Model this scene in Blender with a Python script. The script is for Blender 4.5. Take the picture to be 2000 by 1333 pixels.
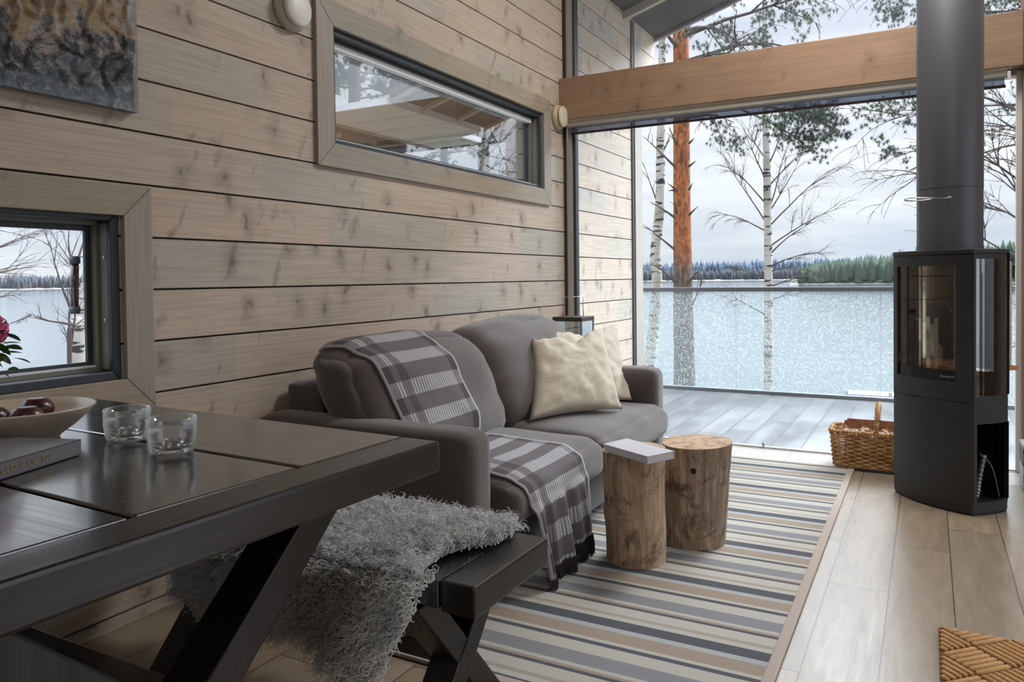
import bpy, bmesh, math, random
import numpy as np
from mathutils import Vector, Matrix, noise
from mathutils.bvhtree import BVHTree
random.seed(7); rng = np.random.default_rng(7)
for o in list(bpy.data.objects): bpy.data.objects.remove(o)
S = bpy.context.scene; COL = S.collection
PI = math.pi

# ------------------------------------------------------------------ camera
H = 1.1; CAM = Vector((2.2661, 0.0, H))
F, YAW, PITCH, ROLL, CY = 1489.22, 0.499576, -0.0217441, -0.0117559, 575.136
c_, s_ = math.cos, math.sin
FWD = Vector((-s_(YAW)*c_(PITCH), c_(YAW)*c_(PITCH), s_(PITCH)))
r0 = Vector((c_(YAW), s_(YAW), 0)); u0 = r0.cross(FWD)
RT = c_(ROLL)*r0 + s_(ROLL)*u0; UP = -s_(ROLL)*r0 + c_(ROLL)*u0
cd = bpy.data.cameras.new('camera'); cam = bpy.data.objects.new('camera', cd); COL.objects.link(cam)
M3 = Matrix((RT, UP, -FWD)).transposed(); cam.matrix_world = Matrix.Translation(CAM) @ M3.to_4x4()
cd.sensor_width = 36; cd.lens = F/2000*36; cd.shift_y = -(666.5-CY)/2000; cd.clip_end = 5000; cd.clip_start = .02
S.camera = cam

# ------------------------------------------------------------------ world, exposure
S.view_settings.view_transform = 'Standard'; S.view_settings.look = 'None'
S.view_settings.exposure = 0.5; S.view_settings.gamma = 1; S.view_settings.use_curve_mapping = False
W = bpy.data.worlds.new('overcast'); S.world = W; W.use_nodes = True
def sl(h):
    if isinstance(h, str): h = [int(h[i:i+2], 16) for i in (0, 2, 4)]
    return tuple(((c/255)/12.92 if c/255 <= .04045 else ((c/255+.055)/1.055)**2.4) for c in h) + (1,)
class NT:
    def __init__(s, nt): s.t = nt
    def n(s, typ, **kw):
        nd = s.t.nodes.new('ShaderNode'+typ); inp = kw.pop('i', {})
        for k, v in kw.items(): setattr(nd, k, v)
        for k, v in inp.items():
            if isinstance(v, bpy.types.NodeSocket): s.t.links.new(v, nd.inputs[k])
            elif v is not None: nd.inputs[k].default_value = v
        return nd
    def m(s, op, a, b=None, c=None, clamp=False):
        i = {0: a}
        if b is not None: i[1] = b
        if c is not None: i[2] = c
        return s.n('Math', operation=op, use_clamp=clamp, i=i).outputs[0]
    def mix(s, f, a, b, mode='MIX'):
        nd = s.n('Mix', data_type='RGBA', blend_type=mode, clamp_factor=True)
        for k, v in ((0, f), (6, a), (7, b)):
            if isinstance(v, bpy.types.NodeSocket): s.t.links.new(v, nd.inputs[k])
            else: nd.inputs[k].default_value = v
        return nd.outputs[2]
    def ramp(s, f, st, interp='LINEAR'):
        nd = s.n('ValToRGB', i={0: f}); cr = nd.color_ramp; cr.interpolation = interp
        while len(cr.elements) < len(st): cr.elements.new(1)
        for e, (p, c) in zip(cr.elements, st):
            e.position = p; e.color = c if len(c) == 4 else (*c, 1)
        return nd.outputs[0]
    def vec(s, v, scale=(1, 1, 1), loc=(0, 0, 0), rot=(0, 0, 0)):
        return s.n('Mapping', i={'Vector': v, 'Scale': scale, 'Location': loc, 'Rotation': rot}).outputs[0]
    def noise(s, v, sc, det=3, ro=.5, dist=0, dim='3D'):
        return s.n('TexNoise', noise_dimensions=dim, i={'Vector': v, 'Scale': sc, 'Detail': det, 'Roughness': ro, 'Distortion': dist}).outputs[0]
def G(v): return (v, v, v, 1)
w = NT(W.node_tree); W.node_tree.nodes.clear()
tc = w.n('TexCoord').outputs['Generated']; sep = w.n('SeparateXYZ', i={0: tc})
el = w.m('MAXIMUM', sep.outputs[2], 0.0)
grad = w.ramp(el, [(0, sl('c3c8cd')), (.14, sl('d2d5da')), (.30, sl('d9dbdf')), (.37, (1.0, 1.03, 1.08, 1)), (.47, (2.3, 2.5, 2.8, 1)), (.7, (2.9, 3.1, 3.5, 1)), (1, (2.6, 2.8, 3.2, 1))])
# brightest where the veiled sun stands, high over the lake
azd = w.n('VectorMath', operation='DOT_PRODUCT', i={0: tc, 1: (.40, .755, .52)}).outputs['Value']
glow = w.m('POWER', w.m('MAXIMUM', azd, 0.0), 9.0)
hi = w.ramp(el, [(.37, G(0)), (.46, G(1))])
grad = w.mix(1.0, grad, w.n('VectorMath', operation='SCALE', i={0: (.93, .97, 1.0), 'Scale': w.m('MULTIPLY', w.m('MULTIPLY', glow, hi), 25.0)}).outputs[0], 'ADD')
cl = w.noise(w.vec(tc, (1, 1, 5)), 2.3, 6, .55, .3)
cl2 = w.noise(w.vec(tc, (1.5, 1.5, 11), (3, 1, 0)), 3.0, 5, .5, .2)
k = w.ramp(w.m('ADD', w.m('MULTIPLY', cl, .6), w.m('MULTIPLY', cl2, .4)), [(.40, sl('dfe4ee')), (.56, (1, 1, 1, 1))])
bg = w.n('Background', i={0: w.mix(1.0, grad, k, 'MULTIPLY'), 1: 1.15})
out = w.n('OutputWorld'); w.t.links.new(bg.outputs[0], out.inputs[0])

# two unseen fill lamps added to brighten the room, above frame and behind camera
for lx, ly, pw in ((3.2, -1.6, 26), (2.2, 4.0, 62)):
    ld = bpy.data.lights.new('fill_light', 'AREA'); ld.shape = 'DISK'; ld.size = .9; ld.energy = pw; ld.color = (1, .95, .89)
    lo = bpy.data.objects.new('fill_light', ld); COL.objects.link(lo); lo.location = (lx, ly, 3.34+.308*lx-.35)

# ------------------------------------------------------------------ helpers
def ray(x, y): return FWD + RT*((x-1000)/F) - UP*((y-CY)/F)
def atX(x, y, v=0): d = ray(x, y); return CAM + d*((v-CAM.x)/d.x)
def atY(x, y, v): d = ray(x, y); return CAM + d*((v-CAM.y)/d.y)
def atZ(x, y, v=0): d = ray(x, y); return CAM + d*((v-CAM.z)/d.z)
WL = {}
def tag(o, label=None, cat=None, group=None, kind=None):
    if label: o['label'] = label
    if cat: o['category'] = cat
    if group: o['group'] = group
    if kind: o['kind'] = kind
    return o
def empty(name, loc, label=None, cat=None, group=None):
    o = bpy.data.objects.new(name, None); COL.objects.link(o); o.location = loc; o.empty_display_size = .05
    WL[o] = Vector(loc); return tag(o, label, cat, group)
def link(name, me, mat, parent=None, loc=None, smooth=False, bevel=0, seg=2):
    """verts of me are in world coordinates"""
    L = Vector(loc) if loc is not None else (WL[parent] if parent is not None else Vector((0, 0, 0)))
    if loc is None and parent is None and len(me.vertices):
        co = np.empty(len(me.vertices)*3); me.vertices.foreach_get('co', co); co = co.reshape(-1, 3)
        L = Vector(((co[:, 0].min()+co[:, 0].max())/2, (co[:, 1].min()+co[:, 1].max())/2, co[:, 2].min()))
    me.transform(Matrix.Translation(-L))
    o = bpy.data.objects.new(name, me); COL.objects.link(o); WL[o] = L
    if parent is not None: o.parent = parent; o.location = L - WL[parent]
    else: o.location = L
    for m in (mat if isinstance(mat, (list, tuple)) else [mat]): me.materials.append(m)
    if smooth:
        me.polygons.foreach_set('use_smooth', [True]*len(me.polygons))
    if bevel:
        b = o.modifiers.new('bevel', 'BEVEL'); b.width = bevel; b.segments = seg; b.limit_method = 'ANGLE'; b.angle_limit = .6
    return o
class MB:
    def __init__(s): s.v = []; s.f = []; s.mi = []; s.cm = 0; s.uv = None
    def add(s, vs, fs):
        n = len(s.v); s.v += [tuple(p) for p in vs]; s.f += [tuple(i+n for i in q) for q in fs]; s.mi += [s.cm]*len(fs); return s
    def box(s, a, b, M=None):
        x0, y0, z0 = a; x1, y1, z1 = b
        vs = [Vector(p) for p in ((x0,y0,z0),(x1,y0,z0),(x1,y1,z0),(x0,y1,z0),(x0,y0,z1),(x1,y0,z1),(x1,y1,z1),(x0,y1,z1))]
        if M is not None: vs = [M @ p for p in vs]
        return s.add(vs, [(0,3,2,1),(4,5,6,7),(0,1,5,4),(1,2,6,5),(2,3,7,6),(3,0,4,7)])
    def bar(s, p, q, w, t, up=(0, 0, 1)):
        """box from p to q, width w along side axis, thickness t along up-ish axis"""
        p, q = Vector(p), Vector(q); d = (q-p).normalized(); sd = d.cross(Vector(up)).normalized(); un = sd.cross(d)
        vs = [c + sd*(a*w/2) + un*(b*t/2) for c in (p, q) for a, b in ((-1,-1),(1,-1),(1,1),(-1,1))]
        return s.add(vs, [(0,1,2,3),(7,6,5,4),(0,4,5,1),(1,5,6,2),(2,6,7,3),(3,7,4,0)])
    def tube(s, pts, r, n=8, cap=True, jit=None):
        pts = [Vector(p) for p in pts]; m = len(pts); rr = r if isinstance(r, (list, tuple)) else [r]*m
        t0 = (pts[1]-pts[0]).normalized(); ref = Vector((0,0,1)) if abs(t0.z) < .9 else Vector((1,0,0))
        a = t0.cross(ref).normalized(); vs = []
        for i, p in enumerate(pts):
            t = (pts[min(i+1, m-1)]-pts[max(i-1, 0)]).normalized()
            a = (a - t*a.dot(t)).normalized(); b = t.cross(a)
            for j in range(n):
                an = 2*PI*j/n; k = rr[i]*(1+(jit(i, j) if jit else 0)); vs.append(p + a*(c_(an)*k) + b*(s_(an)*k))
        fs = [(i*n+j, i*n+(j+1) % n, (i+1)*n+(j+1) % n, (i+1)*n+j) for i in range(m-1) for j in range(n)]
        if cap: fs += [tuple(range(n-1, -1, -1)), tuple((m-1)*n+j for j in range(n))]
        return s.add(vs, fs)
    def lathe(s, prof, c, n=40, M=None):
        c = Vector(c); m = len(prof); vs = []
        for r, z in prof:
            for j in range(n):
                an = 2*PI*j/n; p = Vector((r*c_(an), r*s_(an), z)); vs.append(c + (M @ p if M is not None else p))
        fs = [(i*n+j, i*n+(j+1) % n, (i+1)*n+(j+1) % n, (i+1)*n+j) for i in range(m-1) for j in range(n)]
        return s.add(vs, fs)
    def prism(s, poly, z0, z1):
        n = len(poly); vs = [(x, y, z0) for x, y in poly] + [(x, y, z1) for x, y in poly]
        return s.add(vs, [tuple(range(n-1, -1, -1)), tuple(range(n, 2*n))] + [(i, (i+1) % n, n+(i+1) % n, n+i) for i in range(n)])
    def extr(s, poly3, d):
        n = len(poly3); d = Vector(d); vs = [Vector(p) for p in poly3] + [Vector(p)+d for p in poly3]
        return s.add(vs, [tuple(range(n-1, -1, -1)), tuple(range(n, 2*n))] + [(i, (i+1) % n, n+(i+1) % n, n+i) for i in range(n)])
    def grid(s, P, close_u=False):
        """P[i][j] points"""
        nu, nv = len(P), len(P[0]); vs = [q for row in P for q in row]
        fs = [(i*nv+j, ((i+1) % nu)*nv+j, ((i+1) % nu)*nv+j+1, i*nv+j+1) for i in range(nu if close_u else nu-1) for j in range(nv-1)]
        return s.add(vs, fs)
    def me(s, fix=True):
        me = bpy.data.meshes.new('m'); me.from_pydata([tuple(p) for p in s.v], [], s.f); me.validate()
        if len(set(s.mi)) > 1 and len(me.polygons) == len(s.mi): me.polygons.foreach_set('material_index', s.mi)
        if fix:
            bm = bmesh.new(); bm.from_mesh(me); bmesh.ops.recalc_face_normals(bm, faces=bm.faces); bm.to_mesh(me); bm.free()
        me.update(); return me
    def build(s, name, mat, parent=None, fix=True, **k): return link(name, s.me(fix), mat, parent, **k)
def fastmesh(V, Fq):
    V = np.asarray(V, dtype=np.float32); Fq = np.asarray(Fq, dtype=np.int32); me = bpy.data.meshes.new('m'); k = Fq.shape[1]
    me.vertices.add(len(V)); me.vertices.foreach_set('co', V.ravel())
    me.loops.add(Fq.size); me.loops.foreach_set('vertex_index', Fq.ravel())
    me.polygons.add(len(Fq)); me.polygons.foreach_set('loop_start', np.arange(0, Fq.size, k, dtype=np.int32))
    me.update(calc_edges=True); return me
def ring(mb, X0, X1, y0, y1, z0, z1, w, gap=0):
    """mitred frame in the plane X=const, depth X0..X1; outer y0..y1, z0..z1, width w"""
    o = [(y0,z0),(y1,z0),(y1,z1),(y0,z1)]; i = [(y0+w,z0+w),(y1-w,z0+w),(y1-w,z1-w),(y0+w,z1-w)]
    for k in range(4):
        a, b, c, d = o[k], o[(k+1) % 4], i[(k+1) % 4], i[k]
        cy, cz = sum(p[0] for p in (a,b,c,d))/4, sum(p[1] for p in (a,b,c,d))/4
        q = [((p[0]-cy)*(1-gap)+cy, (p[1]-cz)*(1-gap)+cz) for p in (a,b,c,d)] if gap else (a,b,c,d)
        mb.extr([(X0, p[0], p[1]) for p in q], (X1-X0, 0, 0))
    return mb
def rounded(half, r, n=14, fn=None):
    """rounded box; fn(x,y,z in -1..1, pos) -> pos"""
    hx, hy, hz = half; mb = MB(); key = {}; vs = []; fs = []
    t = [s_(PI/2*(2*i/n-1)) for i in range(n+1)]
    def vid(p):
        k = tuple(round(a, 5) for a in p)
        if k not in key:
            q = Vector((p[0]*hx, p[1]*hy, p[2]*hz)); inn = Vector((max(-(hx-r), min(hx-r, q.x)), max(-(hy-r), min(hy-r, q.y)), max(-(hz-r), min(hz-r, q.z))))
            d = q-inn; pos = inn + d.normalized()*r if d.length > 1e-9 else q
            if fn: pos = fn(p[0], p[1], p[2], pos)
            key[k] = len(vs); vs.append(pos)
        return key[k]
    for ax in range(3):
        for sg in (-1, 1):
            for i in range(n):
                for j in range(n):
                    q = []
                    for a, b in ((t[i],t[j]),(t[i+1],t[j]),(t[i+1],t[j+1]),(t[i],t[j+1])):
                        p = [a, b]; p.insert(ax, sg); q.append(vid(p))
                    fs.append(tuple(q))
    return mb.add(vs, fs)
def bez(pts, n=6):
    """Catmull-Rom through pts"""
    P = [Vector(p) for p in pts]; P = [P[0]*2-P[1]] + P + [P[-1]*2-P[-2]]; o = []
    for i in range(1, len(P)-2):
        for k in range(n):
            t = k/n; a, b, c, d = P[i-1:i+3]
            o.append(.5*((2*b)+(c-a)*t+(2*a-5*b+4*c-d)*t*t+(3*b-a-3*c+d)*t**3))
    o.append(P[-2]); return o

# ------------------------------------------------------------------ materials
def mat(name, col=None, rough=.5, metal=0, fn=None, spec=None, obj=False):
    m = bpy.data.materials.new(name); m.use_nodes = True; nt = NT(m.node_tree); b = m.node_tree.nodes['Principled BSDF']
    if col is not None: b.inputs['Base Color'].default_value = col
    b.inputs['Roughness'].default_value = rough; b.inputs['Metallic'].default_value = metal
    if spec is not None: b.inputs['Specular IOR Level'].default_value = spec
    if fn: fn(nt, b, nt.n('TexCoord').outputs['Object'] if obj else nt.n('NewGeometry').outputs['Position'], lambda s, k: nt.t.links.new(s, b.inputs[k]))
    return m
def bump(nt, L, h, st=.3, d=.01): L(nt.n('Bump', i={'Height': h, 'Strength': st, 'Distance': d}).outputs[0], 'Normal')
def speck(c1, c2, sc=60, st=.15, d=.003, rough=.6, **k):
    """two tone mottled colour with a small bump"""
    def fn(nt, b, oc, L):
        n = nt.noise(oc, sc, 4); L(nt.ramp(n, [(.35, c1), (.65, c2)]), 'Base Color'); bump(nt, L, n, st, d)
    return mat('speckled', rough=rough, fn=fn, **k)
def wood(name, base, dark, pink, axis='Y', course=None, z0=0, off=0, rough=.6, knots=1.0, grn=None, scale=1, bumpst=.15, vert=0):
    """pale stained softwood: grain along axis, knots, tint patches; course = log height"""
    def fn(nt, b, oc, L):
        sp = nt.n('SeparateXYZ', i={0: oc}); X, Y, Z = sp.outputs
        if axis == 'Y': u, v, t = Y, Z, X
        elif axis == 'X': u, v, t = X, (Z if not vert else Y), Y
        else: u, v, t = Z, Y, X
        if vert == 2: v, t = X, Z
        if course:
            k = nt.m('FLOOR', nt.m('DIVIDE', nt.m('SUBTRACT', v, z0), course)); ro = nt.n('TexWhiteNoise', noise_dimensions='1D', i={'W': k}).outputs[0]
        else: ro = nt.m('MULTIPLY', 1.0, .37+off)
        u2 = nt.m('ADD', u, nt.m('MULTIPLY', ro, 37.0))
        p = nt.n('CombineXYZ', i={0: u2, 1: v, 2: t}).outputs[0]
        grain = nt.noise(nt.vec(p, (2*scale, 60*scale, 60*scale)), 1.6, 5, .6, .6)
        soft = nt.noise(nt.vec(p, (1.3*scale, 7*scale, 7*scale)), 1.2, 4, .6, .4)
        cells = nt.n('TexVoronoi', voronoi_dimensions='1D', i={'W': nt.m('ADD', nt.m('MULTIPLY', u2, 1.3), nt.m('MULTIPLY', ro, 11.0)), 'Scale': 1.0}).outputs['Color']
        patch = nt.n('SeparateColor', i={0: cells}).outputs[0]
        col = nt.mix(nt.ramp(soft, [(.3, G(0)), (.7, G(1))]), base, pink)
        if grn: col = nt.mix(nt.m('MULTIPLY', nt.ramp(nt.m('ADD', nt.m('MULTIPLY', patch, .5), nt.m('MULTIPLY', soft, .6)), [(.5, G(0)), (.75, G(1))]), .55), col, grn)
        col = nt.mix(nt.m('MULTIPLY', nt.ramp(grain, [(.38, G(1)), (.6, G(0))]), .22), col, dark)
        if knots:
            wv = nt.n('CombineXYZ', i={0: nt.m('MULTIPLY', u2, 8.5*scale), 1: nt.m('ADD', nt.m('MULTIPLY', v, 6.0*scale), nt.m('MULTIPLY', ro, 9.0)), 2: 0.0}).outputs[0]
            wv = nt.n('VectorMath', operation='ADD', i={0: wv, 1: nt.n('VectorMath', operation='SCALE', i={0: nt.n('TexNoise', i={'Vector': p, 'Scale': 14.0}).outputs[1], 'Scale': .75}).outputs[0]}).outputs[0]
            vo = nt.n('TexVoronoi', voronoi_dimensions='2D', i={'Vector': wv, 'Scale': .55}); d = vo.outputs['Distance']
            sel = nt.n('SeparateColor', i={0: vo.outputs['Color']}).outputs[1]
            on = nt.m('GREATER_THAN', sel, .35)
            sm = nt.m('MULTIPLY', nt.m('MULTIPLY', nt.ramp(d, [(.02, G(1)), (.07, G(.45)), (.20, G(.12)), (.34, G(0))]), on), .75*knots)
            col = nt.mix(sm, col, dark)
            # slanting branch streaks
            q = nt.n('CombineXYZ', i={0: nt.m('ADD', nt.m('MULTIPLY', u2, 9.0*scale), nt.m('MULTIPLY', v, -3.0)), 1: nt.m('MULTIPLY', v, 3.6*scale), 2: ro}).outputs[0]
            st = nt.noise(q, 1.35, 3, .55, .25)
            col = nt.mix(nt.m('MULTIPLY', nt.ramp(st, [(.62, G(0)), (.74, G(1))]), .55*knots), col, dark)
        L(col, 'Base Color'); bump(nt, L, grain, bumpst, .003)
        L(nt.ramp(grain, [(.3, G(rough+.1)), (.7, G(rough-.05))]), 'Roughness')
    return mat(name, fn=fn, rough=rough)
B_, D_, P_, G_ = sl('b8ab9d'), sl('5a5147'), sl('c2ad9b'), sl('a4a69d')
CZ, CP = 1.42, .1725
M = {}
M['log'] = wood('log_wall', B_, D_, P_, 'Y', CP, CZ, grn=G_)
M['trimY'] = wood('trim_h', sl('98907f'), D_, sl('a3917f'), 'Y', rough=.5, knots=.7, grn=sl('8b8f88'))
M['trimZ'] = wood('trim_v', sl('969189'), D_, sl('a2968a'), 'Z', rough=.5, knots=.6, grn=sl('8b9090'))
M['beam'] = wood('beam_wood', sl('967a64'), sl('523e2e'), sl('a1846c'), 'X', rough=.55, knots=.8)
M['logX'] = wood('log_wall_x', B_, D_, P_, 'X', CP, CZ, grn=G_)
M['dark'] = wood('dark_stain', sl('171413'), sl('0a0909'), sl('1e1a18'), 'X', rough=.20, knots=.8, vert=1, bumpst=.035)
M['darkY'] = wood('dark_stain_y', sl('151313'), sl('090808'), sl('1c1816'), 'Y', rough=.30, knots=.8, bumpst=.035)
M['darkZ'] = wood('dark_stain_z', sl('191615'), sl('0c0a0a'), sl('211c1a'), 'Z', rough=.4, knots=.5)
M['soffit'] = mat('soffit', sl('4a484c'), .8)
M['rafter'] = mat('rafter', sl('a39c94'), .7)
M['alu'] = mat('alu', sl('b9b4ac'), .35, .6)
M['darkalu'] = mat('dark_alu', sl('3c4148'), .4, .3)
M['sash'] = mat('sash', sl('77786f'), .45)
M['black'] = mat('black', sl('0c0c0d'), .5)
M['white'] = mat('white', sl('e6e4df'), .5)
M['steel'] = mat('steel', sl('b8b8ba'), .25, 1)

for k_ in ('dark', 'darkY'):
    b_ = M[k_].node_tree.nodes['Principled BSDF']; b_.inputs['Specular IOR Level'].default_value = .9 if k_ == 'dark' else .45; b_.inputs['Coat Weight'].default_value = .7 if k_ == 'dark' else .12; b_.inputs['Coat Roughness'].default_value = .13; b_.inputs['Coat IOR'].default_value = 1.6
def glassmat(name, tint=(1, 1, 1, 1), gloss=1.0, rough=0, fn=None):
    m = bpy.data.materials.new(name); m.use_nodes = True; nt = NT(m.node_tree); nt.t.nodes.clear()
    fr = nt.n('Fresnel', i={0: 1.45}).outputs[0]; tr = nt.n('BsdfTransparent', i={0: tint}).outputs[0]
    gl = nt.n('BsdfGlossy', i={0: (1, 1, 1, 1), 'Roughness': rough}).outputs[0]
    sh = nt.n('MixShader', i={0: nt.m('MULTIPLY', fr, gloss), 1: tr, 2: gl}).outputs[0]
    if fn: sh = fn(nt, sh)
    nt.t.links.new(sh, nt.n('OutputMaterial').inputs[0]); return m
M['glass'] = glassmat('glass', (.97, .985, .985, 1), .8)
def dust(nt, sh):
    oc = nt.n('TexCoord').outputs['Object']
    v = nt.m('MULTIPLY', nt.ramp(nt.noise(nt.vec(oc, (1, 90, 1)), 2, 4, .7), [(.45, G(0)), (.8, G(1))]), .10)
    return nt.n('MixShader', i={0: v, 1: sh, 2: nt.n('BsdfDiffuse', i={0: (.8, .82, .85, 1)}).outputs[0]}).outputs[0]
def drops(nt, sh):
    oc = nt.n('TexCoord').outputs['Object']
    n = nt.noise(oc, 70, 2, .5); z = nt.n('SeparateXYZ', i={0: oc}).outputs[2]
    v = nt.m('ADD', nt.m('MULTIPLY', nt.ramp(n, [(.49, G(0)), (.57, G(1))]), .20), .04)
    return nt.n('MixShader', i={0: v, 1: sh, 2: nt.n('BsdfTranslucent', i={0: (.50, .55, .56, 1)}).outputs[0]}).outputs[0]
M['railglass'] = glassmat('rail_glass', (.955, .975, .975, 1), .8, 0, drops)
M['dustglass'] = glassmat('dust_glass', (.97, .985, .99, 1), .8, 0, dust)
def clearglass(name, col=(1, 1, 1, 1), rough=0):
    m = mat(name, col, rough); b = m.node_tree.nodes['Principled BSDF']; b.inputs['Transmission Weight'].default_value = 1; b.inputs['IOR'].default_value = 1.45; return m
M['tumbler'] = clearglass('tumbler'); M['cup'] = glassmat('cup', (.97, .985, .99, 1), 1.5, .02, lambda nt, sh: nt.n('MixShader', i={0: nt.m('ADD', .03, nt.m('MULTIPLY', nt.m('POWER', nt.n('LayerWeight', i={0: .5}).outputs[1], 3.0), .38)), 1: sh, 2: nt.n('BsdfTranslucent', i={0: (.9, .95, .97, 1)}).outputs[0]}).outputs[0])  # white mixed in towards the cup edges imitates window reflections on the glass

def floorfn(nt, b, oc, L):
    sp = nt.n('SeparateXYZ', i={0: oc}); X, Y, Z = sp.outputs
    px = nt.m('DIVIDE', nt.m('SUBTRACT', X, 1.954), .194); row = nt.m('FLOOR', px)
    ro = nt.n('TexWhiteNoise', noise_dimensions='1D', i={'W': row}).outputs[0]
    py = nt.m('DIVIDE', nt.m('ADD', Y, nt.m('ADD', nt.m('MULTIPLY', ro, 1.2), 0.0)), 1.2); seg = nt.m('FLOOR', py)
    rs = nt.n('TexWhiteNoise', noise_dimensions='2D', i={'Vector': nt.n('CombineXYZ', i={0: row, 1: seg}).outputs[0]}).outputs[0]
    p = nt.n('CombineXYZ', i={0: X, 1: nt.m('ADD', Y, nt.m('MULTIPLY', rs, 19.0)), 2: rs}).outputs[0]
    g = nt.noise(nt.vec(p, (22, 2.2, 1)), 1.5, 6, .65, 1.0); s = nt.noise(nt.vec(p, (5, 1.4, 1)), 1.5, 4, .6, .8)
    col = nt.ramp(nt.m('ADD', nt.m('MULTIPLY', g, .5), nt.m('MULTIPLY', s, .5)), [(.34, sl('74624f')), (.5, sl('927f69')), (.66, sl('a5947e'))])
    col = nt.mix(nt.m('MULTIPLY', rs, .35), col, sl('8a8880'))
    fx = nt.m('ABSOLUTE', nt.m('SUBTRACT', nt.m('FRACT', px), .5)); fy = nt.m('ABSOLUTE', nt.m('SUBTRACT', nt.m('FRACT', py), .5))
    gx = nt.m('GREATER_THAN', fx, .490); gy = nt.m('GREATER_THAN', fy, .4984); ga = nt.m('MAXIMUM', gx, gy)
    L(nt.mix(ga, col, sl('4b443d')), 'Base Color'); L(nt.ramp(g, [(.3, G(.36)), (.7, G(.25))]), 'Roughness')
    bump(nt, L, nt.m('SUBTRACT', nt.m('MULTIPLY', g, .15), ga), .3, .002)
M['floor'] = mat('wood_look_floor', fn=floorfn, spec=.6)

# ------------------------------------------------------------------ room shell
YG = 4.99; YE = 6.56; XR = 5.2; YB = -3.2; SLOPE = .308; ZW = 3.34
def zroof(x): return ZW + SLOPE*x
op = [(.45, 1.54, .789, 1.323), (2.545, 4.59, 1.685, 2.195)]
def logwall(name, Y0, Y1, ops, T, m, ztop=ZW, top=None):
    """log courses between Y0 and Y1 (in the local frame mapped by T: (y, z, depth) -> world)"""
    mb = MB(); g = .0035; kmin = math.floor((0-CZ)/CP); z = CZ + kmin*CP
    while z < ztop:
        za, zb = max(z+g, 0), min(z+CP-g, ztop); cuts = sorted({za, zb} | {c for o in ops for c in (o[2], o[3]) if za < c < zb})
        for a, b in zip(cuts, cuts[1:]):
            segs = [(Y0, Y1)]; mid = (a+b)/2
            for o in ops:
                if o[2] < mid < o[3]:
                    segs = [q for s in segs for q in ((s[0], min(s[1], o[0])), (max(s[0], o[1]), s[1])) if q[1]-q[0] > 1e-4]
            for s in segs: mb.extr([T(s[0], a, 0), T(s[1], a, 0), T(s[1], b, 0), T(s[0], b, 0)], T(0, 0, .19)-T(0, 0, 0))
        # dark tongue set back in the joint
        a, b = zb-.001, min(zb+2*g+.001, ztop)
        if b > a:
            segs = [(Y0, Y1)]
            for o in ops:
                if o[2] < a and b < o[3]: segs = [q for s in segs for q in ((s[0], min(s[1], o[0])), (max(s[0], o[1]), s[1])) if q[1]-q[0] > 1e-4]
            mb.cm = 1
            for s in segs: mb.extr([T(s[0], a, .014), T(s[1], a, .014), T(s[1], b, .014), T(s[0], b, .014)], T(0, 0, .17)-T(0, 0, .014))
            mb.cm = 0
        z += CP
    return mb.build(name, [m, M['joint']])
M['joint'] = mat('joint', sl('3a342d'), .9)
TL = lambda y, z, d: Vector((-d, y, z))
tag(logwall('wall_left', YB, YE, op, TL, M['log']), kind='structure')
tag(logwall('wall_left_upper', YE, 7.04, [], lambda y, z, d: Vector((-d, y, z)) if z > 2.6 else Vector((-d, y, max(z, 2.62))), M['log']), kind='structure') if 0 else None
mb = MB()
for a, b in ((2.627, 2.7965), (2.8035, 2.969), (2.976, 3.14), (3.148, 3.34)): mb.box((-.19, YE, a), (0, 7.0, b))
tag(mb.build('trim_log_end', M['log']), kind='structure')
mb = MB().box((-.19, YE, 0), (.012, YE+.05, 2.627)); mb.box((-.19, YE-.0, 0), (-.02, YE+.06, 2.6))
tag(MB().box((-.2, 6.40, 0), (.018, 6.58, 3.32)).build('trim_corner_board', wood('corner_board', sl('a5a096'), D_, sl('a59b8d'), 'Z', knots=.3)), kind='structure')
tag(MB().box((0, 6.345, 0), (.012, 6.40, 3.32)).build('trim_shadow_gap', M['darkalu']), kind='structure')  # dark strip standing in for the shaded gap beside the board
# floor, tiles, track
mb = MB().box((0, YB, -.12), (XR, 4.655, 0)); tag(mb.build('floor', M['floor']), kind='structure')
def tilefn(nt, b, oc, L):
    X = nt.n('SeparateXYZ', i={0: oc}).outputs[0]; f = nt.m('ABSOLUTE', nt.m('SUBTRACT', nt.m('FRACT', nt.m('DIVIDE', X, .305)), .5))
    L(nt.mix(nt.m('GREATER_THAN', f, .494), nt.ramp(nt.noise(oc, 9, 4), [(.3, sl('b5b0a8')), (.7, sl('cac6c0'))]), sl('8b8782')), 'Base Color')
mb = MB().box((0, 4.655, -.12), (XR, YG-.03, .001)); tag(mb.build('floor_tiles', mat('threshold_tile', rough=.3, fn=tilefn)), kind='structure')
mb = MB().box((0, YG-.03, -.12), (2.72, YG+.05, .004)); mb.box((.02, YG-.012, .004), (2.70, YG-.004, .010)); tag(mb.build('trim_door_track', M['alu']), kind='structure')
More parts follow.
